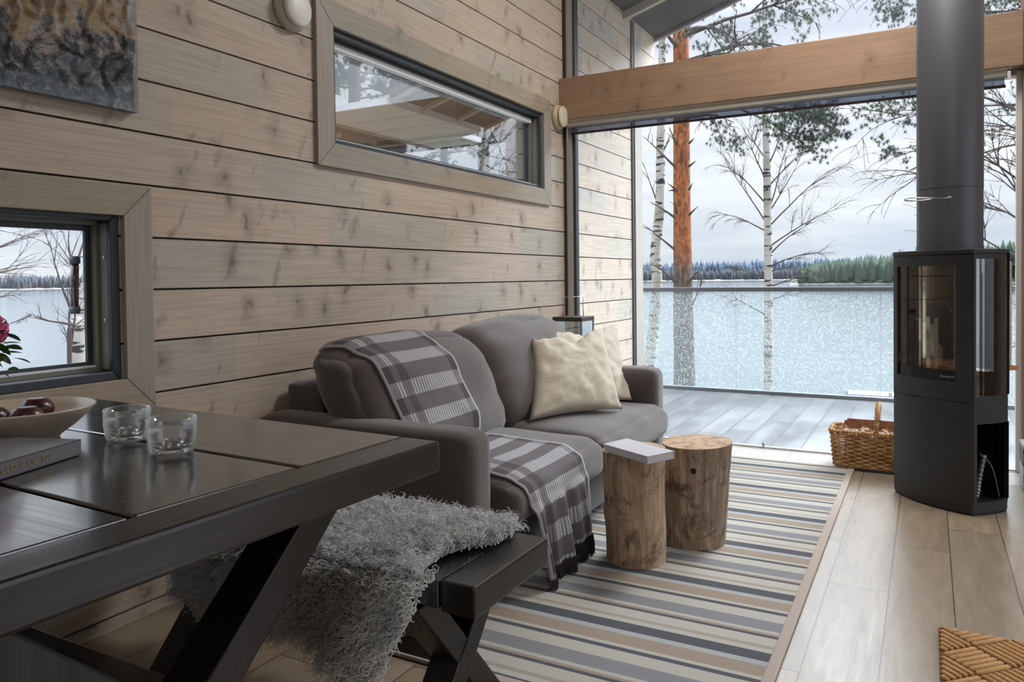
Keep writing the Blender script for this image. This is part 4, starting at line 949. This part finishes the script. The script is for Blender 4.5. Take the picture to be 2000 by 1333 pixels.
def leafblade(mb, p, d, L_, w_, up):
    d = d.normalized(); sd2 = d.cross(up).normalized(); un = sd2.cross(d); R = []
    for i in range(7):
        t = i/6; ww = w_*math.sin(PI*min(1, t*.93+.05))**.8; c = p+d*(L_*t)+un*(-.12*L_*t*t); R.append([c-sd2*ww+un*ww*.3, c, c+sd2*ww+un*ww*.3])
    mb.grid(R)
mb = MB()
for (x, y, x2, y2) in ((2, 652, 40, 661), (5, 672, 40, 667), (8, 678, 42, 679), (5, 690, 46, 686), (28, 700, 60, 706), (15, 722, 37, 722), (-5, 690, 22, 710), (-12, 670, 20, 690), (-20, 700, 8, 716), (-30, 680, 5, 700), (-10, 655, 18, 672), (-15, 715, 10, 700), (-5, 725, 20, 735)):
    a_ = atX(x, y, .36+random.uniform(-.02, .02)); b2 = atX(x2, y2, .36+random.uniform(-.03, .03)); leafblade(mb, a_, b2-a_, (b2-a_).length*1.0, random.uniform(.007, .011), Vector((random.uniform(-.3, .3), -.5, .8)))
mb.build('leaves', mat('leafgreen', rough=.45, fn=lambda nt, b, oc, L: L(nt.ramp(nt.noise(oc, 30, 3), [(.35, sl('1f331d')), (.65, sl('4a6a2d'))]), 'Base Color')), vs_, fix=False, smooth=True)

# ------------------------------------------------------------------ outside: deck, railing, lake, shore
def deckfn(nt, b, oc, L):
    sp = nt.n('SeparateXYZ', i={0: oc}); X, Y = sp.outputs[0], sp.outputs[1]; px = nt.m('DIVIDE', nt.m('SUBTRACT', X, .482), .1795); row = nt.m('FLOOR', px)
    ro = nt.n('TexWhiteNoise', noise_dimensions='1D', i={'W': row}).outputs[0]; py = nt.m('DIVIDE', nt.m('ADD', Y, nt.m('MULTIPLY', ro, 2.1)), 1.2); seg = nt.m('FLOOR', py)
    rs = nt.n('TexWhiteNoise', noise_dimensions='2D', i={'Vector': nt.n('CombineXYZ', i={0: row, 1: seg}).outputs[0]}).outputs[0]
    n = nt.noise(nt.vec(oc, (3.2, .9, 1)), 1.4, 4, .55, .2); g = nt.noise(nt.vec(oc, (40, 2.5, 1)), 1.5, 4)
    c = nt.ramp(nt.m('ADD', nt.m('MULTIPLY', n, .75), nt.m('MULTIPLY', g, .25)), [(.36, sl('3f4044')), (.52, sl('4f5155')), (.66, sl('66686b'))]); c = nt.mix(nt.m('MULTIPLY', rs, .6), c, sl('7c7d80'))
    fx = nt.m('ABSOLUTE', nt.m('SUBTRACT', nt.m('FRACT', px), .5)); fy = nt.m('ABSOLUTE', nt.m('SUBTRACT', nt.m('FRACT', py), .5)); ga = nt.m('MAXIMUM', nt.m('GREATER_THAN', fx, .472), nt.m('GREATER_THAN', fy, .4972))
    L(nt.mix(ga, c, sl('33343a')), 'Base Color'); L(nt.ramp(n, [(.4, G(.28)), (.6, G(.42))]), 'Roughness')
tag(MB().box((-.6, YG+.05, -.12), (6.0, 7.5, -.004)).build('floor_deck', mat('deck', fn=deckfn, spec=.6)), kind='structure')
YR = 7.31
rail = empty('glass_railing', (2.0, YR, 0), 'glass balustrade with a flat grey top rail along the lake side of the deck', 'railing')
for x0, x1 in ((-.45, .672), (.684, 1.90), (1.912, 3.15), (3.162, 4.4), (4.412, 5.6)): MB().box((x0, YR-.006, .006), (x1, YR+.006, .945)).build('glass_panel', M['railglass'], rail)
MB().box((-.5, YR-.03, .945), (5.7, YR+.03, .985)).build('top_rail', mat('rail_grey', sl('70737a'), .4, .4), rail, bevel=.003)
MB().box((-.5, YR-.028, -.003), (5.7, YR+.028, .022)).build('base_channel', mat('chan', sl('8d9298'), .4, .5), rail)
# lake
def lakefn(nt, b, oc, L):
    n = nt.noise(nt.vec(oc, (.55, 1.6, 1)), 1.1, 5, .6, .3); n2 = nt.noise(nt.vec(oc, (.03, .09, 1)), 1, 3)
    L(nt.mix(n2, sl('3c464c'), sl('4a545a')), 'Base Color'); L(nt.n('Bump', i={'Height': nt.m('ADD', n, n2), 'Strength': .10, 'Distance': .2}).outputs[0], 'Normal')
mb = MB(); mb.add([(-4000, -2000, -3), (4000, -2000, -3), (4000, 5000, -3), (-4000, 5000, -3)], [(0, 1, 2, 3)])
tag(mb.build('lake', mat('lake_water', rough=.10, fn=lakefn, spec=.5), fix=False), kind='structure')
def gz(x, y):
    d = max(0, max(-.6-x, 0, x-6.2, y-7.6)); return -.9 - min(2.6, (d*.19)) - .0*x + .15*noise.noise(Vector((x*.3, y*.3, 0)))
P = [[Vector((x, y, gz(x, y) if y > -12 else -1)) for y in np.linspace(-30, 24, 40)] for x in np.linspace(-16, 30, 36)]
tag(MB().grid(P).build('ground', speck(sl('5c5644'), sl('77705c'), 3, .5, .05, .95), smooth=True), kind='structure')

def forest(name, label, rows, m, seed):
    """rows: list of (azimuth0, azimuth1, dist, base height fn, tree height, count)"""
    R = random.Random(seed); V = []; Fc = []
    for az0, az1, dist, hf, th, cnt in rows:
        for k in range(cnt):
            f = R.random(); az = az0+(az1-az0)*f; dd = dist*(1+R.uniform(0, .12)); x = CAM.x+dd*math.sin(az); y = dd*math.cos(az); z = -3+hf(f)*R.uniform(.0, 1.0); h = th*R.uniform(.65, 1.15)*(.6+.4*min(1, hf(f)/4+.6)); r = h*R.uniform(.13, .22)
            n = len(V); K = 5
            for j in range(K): a = 2*PI*j/K+R.random(); V.append((x+r*math.cos(a), y+r*math.sin(a), z+h*.05))
            V.append((x, y, z+h)); V += [(x+r*.75*math.cos(2*PI*j/K), y+r*.75*math.sin(2*PI*j/K), z+h*.55) for j in range(K)]
            for j in range(K):
                j2 = (j+1) % K; Fc.append((n+j, n+j2, n+K+1+j2)); Fc.append((n+j, n+K+1+j2, n+K+1+j)); Fc.append((n+K+1+j, n+K+1+j2, n+K))
    me = fastmesh(V, Fc); return tag(link(name, me, m), label, 'forest', kind='stuff')
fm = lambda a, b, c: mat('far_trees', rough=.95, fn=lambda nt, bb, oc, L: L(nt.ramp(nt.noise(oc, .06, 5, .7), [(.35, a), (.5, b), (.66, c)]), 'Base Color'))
flat = lambda f: 1.0
forest('far_forest', 'low forest tinted hazy blue along the far shore of the lake behind the railing', [(-1.45, .62, 600, lambda f: 1.5+1.5*s_(f*19), 10, 5200)], fm(sl('2b323b'), sl('33393f'), sl('3b3836')), 3)  # distance haze painted into the bluish tree colours
forest('far_ridge', 'haze-tinted forested ridge rising behind the far shore toward the right', [(-.34, .12, 900, lambda f: 7+9*f, 13, 1800)], fm(sl('3a4656'), sl('414c5b'), sl('3a4453')), 5)  # blue-grey tree colours carry the painted distance haze
hill = lambda f: .5+9*min(1, f*2.0)
forest('headland_forest', 'green spruce covered headland sloping down to the water beside the stove', [(-.138, .35, 330, hill, 8.0, 3000)], fm(sl('1c2c22'), sl('273a28'), sl('3b3c31')), 8)
P = [[Vector((CAM.x+d*math.sin(a), d*math.cos(a), -3.2+ (0 if k == 0 else (.9 if k == 1 else hill((a+.138)/.488)*.75)))) for k, d in enumerate((328, 332, 350, 420))] for a in np.linspace(-.15, .35, 40)]
tag(MB().grid(P).build('headland', speck(sl('6d6a5e'), sl('857f72'), .3, .2, .1, .95), smooth=True), kind='structure')
P = [[Vector((CAM.x+d*math.sin(a), d*math.cos(a), -3.2+(0, .7, 1.5)[k])) for k, d in enumerate((596, 600, 640))] for a in np.linspace(-1.5, .65, 60)]
tag(MB().grid(P).build('far_shore', speck(sl('77726c'), sl('8b8580'), .2, .2, .1, .95), smooth=True), kind='structure')
# small dock on the water
jy = atZ(1650, 771, -2.75); dock = empty('dock', (jy.x, jy.y, -3), 'small low dock on the water beyond the railing, left of the stove', 'dock')
MB().box((jy.x, jy.y, -2.8), (jy.x+4, jy.y+.9, -2.72)).build('planks', mat('dock_wood', sl('8d9193'), .8), dock)
for a in (0.05, 1.3, 2.6, 3.9): MB().tube([(jy.x+a, jy.y+.05, -3.4), (jy.x+a, jy.y+.05, -2.62)], .05, 8).build('post', mat('dock_post', sl('7d8284'), .8), dock)

# ------------------------------------------------------------------ trees
BIRCH = mat('birch_bark', rough=.85, fn=lambda nt, b, oc, L: L(nt.mix(nt.ramp(nt.noise(nt.vec(oc, (3, 3, 13)), 1.3, 3, .6, .4), [(.55, G(0)), (.59, G(.95))]), nt.mix(nt.ramp(nt.noise(oc, 2.5, 3), [(.45, G(0)), (.65, G(.6))]), sl('a8a49e'), sl('77765e')), sl('1b1916')), 'Base Color'))
PINE = mat('pine_bark', rough=.9, fn=lambda nt, b, oc, L: (L(nt.mix(nt.ramp(nt.m('ADD', nt.n('SeparateXYZ', i={0: oc}).outputs[2], nt.m('MULTIPLY', nt.noise(oc, 3, 3), 1.0)), [(.0, G(0)), (1.0, G(0)), ]) if 0 else nt.ramp(nt.m('DIVIDE', nt.m('ADD', nt.n('SeparateXYZ', i={0: oc}).outputs[2], nt.noise(oc, 3, 3)), 3.0), [(.48, G(1)), (.72, G(0))]), nt.ramp(nt.noise(nt.vec(oc, (14, 14, 5)), 1.5, 5, .65, .8), [(.38, sl('54301d')), (.52, sl('8f5028')), (.68, sl('a37246'))]), nt.ramp(nt.noise(nt.vec(oc, (14, 14, 5)), 1.5, 5, .7, .8), [(.4, sl('332f2c')), (.65, sl('625d55'))])), 'Base Color'), bump(nt, L, nt.noise(nt.vec(oc, (14, 14, 5)), 1.5, 5, .65, .8), .6, .02)))
TWIG = mat('twig', sl('4b423f'), .9); NEED = mat('needles', rough=.7, fn=lambda nt, b, oc, L: L(nt.ramp(nt.noise(oc, 1.7, 3), [(.35, sl('1d2a20')), (.52, sl('2c3d27')), (.68, sl('465e30'))]), 'Base Color'))
def limb(mb, p, d, L_, r, depth, droop, rnd, curl=.25, kids=5, minr=.0022):
    """branch with sub-branches, tapering and drooping"""
    pts = [Vector(p)]; d = Vector(d).normalized(); n = 7
    for i in range(n):
        d = (d+Vector((rnd.uniform(-1, 1), rnd.uniform(-1, 1), rnd.uniform(-1, 1)))*curl*.35+Vector((0, 0, -droop*(i/n)**1.0))).normalized(); pts.append(pts[-1]+d*L_/n)
    mb.tube(pts, [max(r*(1-i/n*.85), minr*.6) for i in range(n+1)], 5 if r > .01 else 3, cap=False)
    if depth > 0:
        for k in range(kids):
            i = rnd.randint(2, n-1); b = (pts[i+1]-pts[i]).normalized(); s = Vector((rnd.uniform(-1, 1), rnd.uniform(-1, 1), rnd.uniform(-.5, .9)))
            limb(mb, pts[i], b+s*.75, L_*rnd.uniform(.3, .55), max(r*.45, minr), depth-1, droop*1.5, rnd, curl, max(2, kids-1), minr)
def tuft(mbV, p, n, L_, rr, rnd):
    for _ in range(n):
        v = Vector((rnd.gauss(0, 1), rnd.gauss(0, 1), rnd.gauss(0, 1)+.3)).normalized(); a = v.orthogonal().normalized()*rr; mbV.append((p-a, p+a, p+v*L_*rnd.uniform(.6, 1.1)))
def tree(name, label, cat, trunk, rad, barkm, limbs, tufts=None, seed=1, group=None, tw=TWIG):
    rnd = random.Random(seed); b = trunk[0]; e = empty(name, b, label, cat, group)
    MB().tube(bez(trunk, 6), list(np.interp(np.linspace(0, 1, (len(trunk)-1)*6+1), np.linspace(0, 1, len(rad)), rad)), 16, jit=lambda i, j: .05*noise.noise(Vector((i*.7, j*1.1, seed)))).build('trunk', barkm, e, smooth=True)
    mb = MB()
    for args in limbs: limb(mb, *args, rnd)if len(args) == 6 else limb(mb, *args[:6], rnd, **args[6])
    if mb.v: mb.build('branches', tw, e, fix=False)
    if tufts:
        T = []
        for p, R_, cnt, nn_, L_ in tufts:
            for _ in range(cnt):
                q = Vector((rnd.gauss(0, 1)*R_[0], rnd.gauss(0, 1)*R_[1], rnd.gauss(0, 1)*R_[2])); tuft(T, Vector(p)+q, nn_, L_, .0025 if seed < 40 else .008, rnd)
        V = np.array([[tuple(a) for a in t] for t in T]).reshape(-1, 3); link('needles', fastmesh(V, np.arange(len(V)).reshape(-1, 3)), NEED, e)
    return e
YT = 12.0
# tall pine
pt = [atY(1339, 900, YT), atY(1337, 752, YT), atY(1334, 560, YT), atY(1332, 400, YT), atY(1331, 240, YT), atY(1330, 100, YT), atY(1326, -60, YT), atY(1320, -400, YT)]
lb = []
for (x0, y0, x1, y1) in ((1322, 555, 1273, 506), (1318, 488, 1255, 432), (1318, 425, 1271, 391), (1322, 420, 1316, 388), (1318, 325, 1254, 268), (1322, 285, 1305, 250), (1346, 550, 1368, 525), (1346, 420, 1362, 404), (1346, 370, 1353, 357), (1320, 372, 1305, 356), (1346, 325, 1358, 312), (1320, 372, 1304, 370), (1346, 280, 1356, 268)):
    a, b = atY(x0, y0, YT-.1), atY(x1, y1, YT-.3); lb.append((a, b-a, (b-a).length, .022, 1 if (b-a).length > .3 else 0, .05, dict(curl=.12, kids=2, minr=.006)))
a, b = atY(1352, 598, YT-.1), atY(1381, 530, YT-.3); lb.append((a, b-a, (b-a).length, .016, 1, 0, dict(curl=.3, kids=4, minr=.005)))
for (x0, y0, x1, y1) in ((1340, 120, 1620, 60), (1340, 70, 1640, 10), (1338, 20, 1560, -60), (1340, 125, 1480, 95), (1340, 60, 1500, 55), (1322, 90, 1262, 60), (1340, 230, 1440, 240), (1345, -60, 1700, -80)):
    a, b = atY(x0, y0, YT-.1), atY(x1, y1, YT-.9); lb.append((a, b-a+Vector((0, 0, .3)), (b-a).length, .035, 2, .12, dict(curl=.35, kids=6, minr=.006)))
tf = []
rt = random.Random(31)
for (x, y, R_, n) in ((1560, 40, .34, 60), (1490, 20, .30, 60), (1440, 60, .3, 52), (1535, 10, .26, 45), (1410, 90, .26, 40), (1475, 85, .26, 44), (1390, 40, .28, 30), (1350, 75, .2, 18), (1595, 10, .2, 26), (1500, 75, .2, 26), (1290, 80, .16, 12), (1425, 262, .22, 52), (1400, 245, .14, 18), (1440, 285, .14, 20), (1270, 60, .15, 8)):
    for k in range(n//9+1): q = (x+rt.gauss(0, R_*75), y+rt.gauss(0, R_*55)); tf.append((atY(q[0], q[1], YT-.6+rt.uniform(-.5, .5)), (.07, .12, .045), 9, 36, .06))
tree('pine_tree', 'orange-barked pine trunk with broken side branches, beyond the railing left of centre', 'tree', pt, [.19, .172, .15, .135, .13, .125, .11, .08], PINE, lb, tf, 4)
# birch left of the pine
pt = [atY(1262, 900, YT+.6), atY(1270, 705, YT+.6), atY(1283, 560, YT+.6), atY(1280, 500, YT+.6), atY(1289, 400, YT+.6), atY(1290, 300, YT+.6), atY(1292, 200, YT+.6), atY(1296, -100, YT+.6)]
lb = [(atY(1283, 396, YT+.6), atY(1255, 320, YT+.3)-atY(1283, 396, YT+.6), .75, .014, 2, .1, dict(curl=.2, kids=3, minr=.004)), (atY(1298, 290, YT+.6), atY(1316, 262, YT+.3)-atY(1298, 290, YT+.6), .45, .014, 1, .1), (atY(1291, 240, YT+.6), Vector((-.6, 0, .9)), .9, .016, 2, .1), (atY(1291, 180, YT+.6), Vector((.4, 0, .9)), 1.2, .018, 2, .1)]
tree('birch_tree', 'pale birch trunk leaning slightly, just left of the orange pine', 'tree', pt, [.115, .10, .088, .09, .082, .075, .07, .05], BIRCH, lb, None, 6)
# slender birch in the middle, bare hanging twigs
YB2 = 13.0
pt = [atY(1503, 900, YB2), atY(1501, 760, YB2), atY(1501, 560, YB2), atY(1499, 400, YB2), atY(1497, 280, YB2), atY(1495, 200, YB2), atY(1494, 60, YB2), atY(1493, -80, YB2)]
lb = []
for (x0, y0, x1, y1, dr) in ((1506, 480, 1640, 390, .16), (1506, 495, 1580, 440, .3), (1505, 440, 1640, 330, .35), (1505, 410, 1580, 330, .2), (1505, 360, 1570, 300, .2), (1493, 450, 1395, 420, .4), (1493, 430, 1410, 330, .1), (1493, 395, 1420, 325, .3), (1495, 310, 1450, 250, .1), (1506, 520, 1600, 505, .25), (1506, 530, 1580, 525, .3), (1506, 585, 1555, 575, .1), (1493, 615, 1415, 585, .3), (1493, 545, 1440, 530, .2), (1502, 320, 1550, 240, .1), (1500, 240, 1530, 150, .1), (1494, 220, 1450, 100, .1), (1505, 560, 1590, 545, .35), (1505, 400, 1560, 260, .1), (1494, 350, 1455, 260, .1)):
    a, b = atY(x0, y0, YB2), atY(x1, y1, YB2+random.uniform(-.6, .6)); v = b-a; lb.append((a, v+Vector((0, 0, dr*v.length*.6)), v.length*1.08, .013, 2, dr*.55, dict(curl=.26, kids=7, minr=.0026)))
tree('birch_tree', 'slender birch with bare drooping twigs in the middle of the big window', 'tree', pt, [.078, .072, .066, .062, .058, .052, .045, .03], BIRCH, lb, None, 9)
# pine boughs from a tree right of the frame
def bough_tree(name, label, trunk, rad, boughs, seed, cat='tree'):
    rb2 = random.Random(seed); lb = []; tf = []
    for (x0, y0, x1, y1, Y_, R_, n) in boughs:
        a, b = atY(x0, y0, Y_), atY(x1, y1, Y_); lb.append((a, b-a, (b-a).length, .02, 2, .1, dict(curl=.3, kids=6, minr=.005)))
        for k in range(n): t = rb2.random()**.6; q = a.lerp(b, .25+.8*t)+Vector((rb2.gauss(0, R_), rb2.gauss(0, R_), rb2.gauss(0, R_*.7))); tf.append((q, (.05, .05, .04), 7, 38, .055))
    tree(name, label, cat, trunk, rad, PINE, lb, tf, seed)
TX = atY(2150, 600, 12.5).x
bough_tree('pine_tree', 'pine at the right whose green boughs reach in beside the stove flue', [Vector((TX, 12.5, -3)), Vector((TX, 12.5, 2)), Vector((TX, 12.4, 6)), Vector((TX, 12.5, 10))], [.2, .17, .14, .1],
    [(2140, 200, 1715, 215, 11.8, .16, 46), (2140, 260, 1740, 285, 11.6, .12, 30), (2140, 20, 1745, 30, 11.8, .17, 42), (2140, -60, 1780, 5, 11.5, .17, 30), (2140, 60, 1760, 100, 11.9, .10, 22), (2140, 40, 1930, 10, 11.4, .15, 26)], 12)
bough_tree('pine_tree', 'pine bough hanging behind the slender birch, dark needled crown tips', [Vector((-.6, 15.5, -3)), Vector((-.6, 15.5, 3)), Vector((-.5, 15.4, 8))], [.15, .13, .08],
    [(1500, 60, 1625, 235, 14.2, .16, 40), (1510, 120, 1600, 300, 14.0, .16, 34), (1540, 150, 1635, 270, 14.0, .14, 26), (1500, 100, 1560, 250, 14.4, .15, 24)], 15) if 0 else None
# bough belonging to the tall pine, hanging on the right of the birch
rb3 = random.Random(5); tf = []; lb = []
base = atY(1334, 180, YT)
pinex = bpy.data.objects['pine_tree']
mbb = MB()
for (pl, R_, n) in ((((1345, 170), (1430, 200), (1540, 215), (1600, 235), (1640, 265)), .13, 60), (((1345, 185), (1450, 215), (1540, 260), (1590, 300)), .12, 44), (((1480, 205), (1560, 220), (1640, 225)), .10, 30)):
    q = bez([atY(x, y, YT-.3-.9*i/4) for i, (x, y) in enumerate(pl)], 6); mbb.tube(q, list(np.linspace(.02, .006, len(q))), 6)
    for k in range(n):
        t = rb3.uniform(.5, 1); p = q[int(t*(len(q)-1))]+Vector((rb3.gauss(0, R_), rb3.gauss(0, R_*1.5), rb3.gauss(0, R_*.8))); tf.append(p)
        mbb.tube([q[max(0, int(t*(len(q)-1))-1)], p], [.004, .002], 3)
mbb.build('hanging_bough', TWIG, pinex, fix=False)
T = []
for p in tf:
    for _ in range(6): tuft(T, p+Vector((rb3.gauss(0, .05), rb3.gauss(0, .05), rb3.gauss(0, .04))), 38, .055, .0025, rb3)
V = np.array([[tuple(a) for a in t] for t in T]).reshape(-1, 3); link('bough_needles', fastmesh(V, np.arange(len(V)).reshape(-1, 3)), NEED, pinex)
# bare tree right of the flue
lb = []; bx_ = atY(2080, 700, 10)
for (x0, y0, x1, y1) in ((2080, 560, 1915, 415), (2070, 480, 1910, 375), (2060, 420, 1925, 235), (2060, 300, 1915, 230), (2080, 620, 1920, 560), (2060, 250, 1940, 150), (2070, 500, 1900, 330), (2060, 640, 1915, 700), (2060, 380, 1970, 300)):
    a, b = atY(x0, y0, 10), atY(x1, y1, 9.8); lb.append((a, b-a, (b-a).length*1.1, .02, 2, .02, dict(curl=.4, kids=7, minr=.004)))
tree('bare_tree', 'bare leafless tree whose crooked branches show between the flue and the door post', 'tree', [Vector((bx_.x, 10, -3)), Vector((bx_.x, 10, 0)), Vector((bx_.x-.1, 10, 3)), Vector((bx_.x, 10, 6))], [.13, .11, .09, .05], TWIG, lb, None, 18)
# trees seen through the lower left window
a = atX(160, 760, -4); pt = [Vector((a.x, a.y, -3)), atX(150, 720, -4), atX(162, 620, -4), atX(172, 540, -4), atX(185, 400, -4), atX(200, 200, -4)]
tree('birch_tree', 'thin birch trunk behind the tube at the right of the lower window', 'tree', pt, [.07, .06, .052, .048, .04, .03], BIRCH, [(atX(165, 560, -4), Vector((-.2, -.5, .9)), .5, .007, 2, .1), (atX(158, 650, -4), Vector((0, -.6, .7)), .3, .006, 1, .1)], None, 21)
a = atX(135, 760, -3.6); lb = []
for (x0, y0, x1, y1) in ((134, 700, 150, 490), (134, 700, 142, 560), (136, 720, 158, 600), (142, 635, 60, 615), (140, 610, 100, 470), (146, 560, 120, 430), (150, 520, 170, 420), (60, 615, 20, 640)):
    p0, p1 = atX(x0, y0, -3.6), atX(x1, y1, -3.6); lb.append((p0, p1-p0, (p1-p0).length, .011, 2, .0, dict(curl=.25, kids=4, minr=.0022)))
tree('bare_shrub', 'leafless shrub stems beside the thin birch in the lower window', 'shrub', [Vector((a.x, a.y, -2.6)), atX(136, 720, -3.6), atX(140, 640, -3.6)], [.02, .018, .012], TWIG, lb, None, 23)
lb = []; a = atX(-160, 700, -5)
for (x0, y0, x1, y1) in ((-160, 520, 60, 475), (-150, 450, 40, 430), (-160, 560, 70, 525), (-140, 400, 60, 445), (-160, 620, 30, 555)):
    p0, p1 = atX(x0, y0, -5), atX(x1, y1, -5); lb.append((p0, p1-p0, (p1-p0).length, .016, 2, .03, dict(curl=.3, kids=6, minr=.003)))
tree('bare_tree', 'bare drooping branches at the left side of the lower window', 'tree', [Vector((a.x, a.y, -3)), atX(-160, 560, -5), atX(-150, 380, -5), atX(-150, 200, -5)], [.09, .08, .06, .04], TWIG, lb, None, 25)
# trees seen through the long upper window
for k, (x, Xd, sd_, hh) in enumerate(((690, -9, 41, 1), (770, -10, 42, 1), (865, -12, 43, 0))):
    a = atX(x, 300, Xd); rr_ = random.Random(sd_); lb = []; tf = []
    tr = [Vector((a.x, a.y, -2)), Vector((a.x, a.y, 3)), Vector((a.x+.1, a.y, 7)), Vector((a.x, a.y, 12))]
    for q in range(16 if hh else 4):
        z = rr_.uniform(4.0, 9.5) if hh else rr_.uniform(6, 9); an = rr_.uniform(0, 6.28); d = Vector((c_(an), s_(an), .25)); L_ = rr_.uniform(1.2, 2.4); lb.append((Vector((a.x, a.y, z)), d, L_, .03, 1, .1, dict(curl=.3, kids=5, minr=.008)))
        for w_ in range(24): tf.append((Vector((a.x, a.y, z))+d*L_*rr_.uniform(.35, 1.05)+Vector((rr_.gauss(0, .28), rr_.gauss(0, .28), rr_.gauss(0, .14))), (.10, .10, .06), 6, 16, .11))
    tree('pine_tree', ('green pine crown at the left end of the long upper window', 'pine crown behind the porch roof, middle of the long upper window', 'pine trunk under the wooden porch beam in the long upper window')[k], 'tree', tr, [.16, .14, .12, .08], TWIG, lb, tf, sd_)
lb = []; a = atX(945, 300, -9)
for (x0, y0, x1, y1) in ((945, 310, 975, 225), (945, 310, 1000, 255), (944, 300, 1010, 330), (946, 290, 985, 190), (944, 310, 900, 260), (944, 320, 1000, 345), (960, 260, 990, 330)):
    p0, p1 = atX(x0, y0, -9), atX(x1, y1, -9); lb.append((p0, p1-p0, (p1-p0).length, .03, 2, .0, dict(curl=.35, kids=5, minr=.006)))
tree('birch_tree', 'birch with forked bare branches at the right of the long upper window', 'tree', [Vector((a.x, a.y, -3)), atX(942, 400, -9), atX(944, 310, -9), atX(950, 240, -9)], [.14, .11, .08, .05], BIRCH, lb, None, 51)
# neighbouring porch roof seen through the long window
can = empty('porch_canopy', (-2.4, 6.3, 2.6), 'dark boarded canopy roof with pale rafters on a broad grey beam, outside the long window', 'canopy')
GB = wood('grey_beam', sl('dddce0'), sl('8c8a8a'), sl('e0dedd'), 'Y', knots=.8)
MB().box((-2.71, 5.26, 2.60), (-2.09, 7.32, 2.66)).build('beam_soffit', GB, can, bevel=.004)
MB().box((-2.71, 5.26, 2.66), (-1.80, 7.32, 2.69)).build('beam_cap', GB, can) if 0 else None
MB().extr([(-2.09, 6.9, 2.6), (-1.76, 6.76, 2.6), (-1.79, 5.25, 2.6), (-2.09, 5.25, 2.6)], (0, 0, .06)).build('beam_soffit', GB, can)
MB().box((-2.76, 5.2, 2.585), (-2.71, 7.33, 2.70)).build('edge_lath', M['rafter'], can)
SOF = wood('canopy_board', sl('4b3c38'), sl('2b211f'), sl('56433c'), 'Y', knots=.3)
for x0, x1, zz in ((-1.785, -.3, 2.665), (-5.6, -2.78, 2.56)):
    rz = lambda x: zz+.308*(x+(1.78 if zz > 2.6 else 2.71))
    MB().extr([(x0, 5.27, rz(x0)), (x1, 5.27, rz(x1)), (x1, 5.27, rz(x1)+.06), (x0, 5.27, rz(x0)+.06)], (0, 1.58, 0)).build('roof_boards', SOF, can)
    MB().extr([(x0, 6.85, rz(x0)-.03), (x1, 6.85, rz(x1)-.03), (x1, 6.85, rz(x1)+.07), (x0, 6.85, rz(x0)+.07)], (0, .03, 0)).build('edge_board', M['rafter'], can)
    for y in (5.3, 5.75, 6.3): MB().extr([(x0, y, rz(x0)-.04), (x1, y, rz(x1)-.04), (x1, y, rz(x1)), (x0, y, rz(x0))], (0, .05, 0)).build('rafter', M['rafter'], can)
# thermometer tube outside the lower window
th = empty('outdoor_thermometer', (-.17, 1.44, 1.0), 'narrow tube thermometer fixed outside the right side of the lower window', 'thermometer')
XT = -.19; t0, t1 = atX(146, 606, XT), atX(146, 508, XT)
MB().tube([t0, t1], .0125, 14).build('tube', glassmat('thermo', (.45, .30, .33, 1), 1.5), th, smooth=True)
for p in (t0, t1): MB().tube([p-Vector((0, 0, .012)), p+Vector((0, 0, .012))], .0165, 16).build('cap', mat('cap', sl('4a5258'), .5), th, smooth=True)
MB().tube([t0+Vector((.006, 0, 0)), t1], .004, 8).build('scale', M['darkalu'], th)
for p, z in ((t0, -.012), (t1, .012)): MB().tube([p+Vector((0, 0, z*.8)), Vector((-.127, 1.522, p.z+z*.8))], .002, 6).build('bracket', M['darkalu'], th)
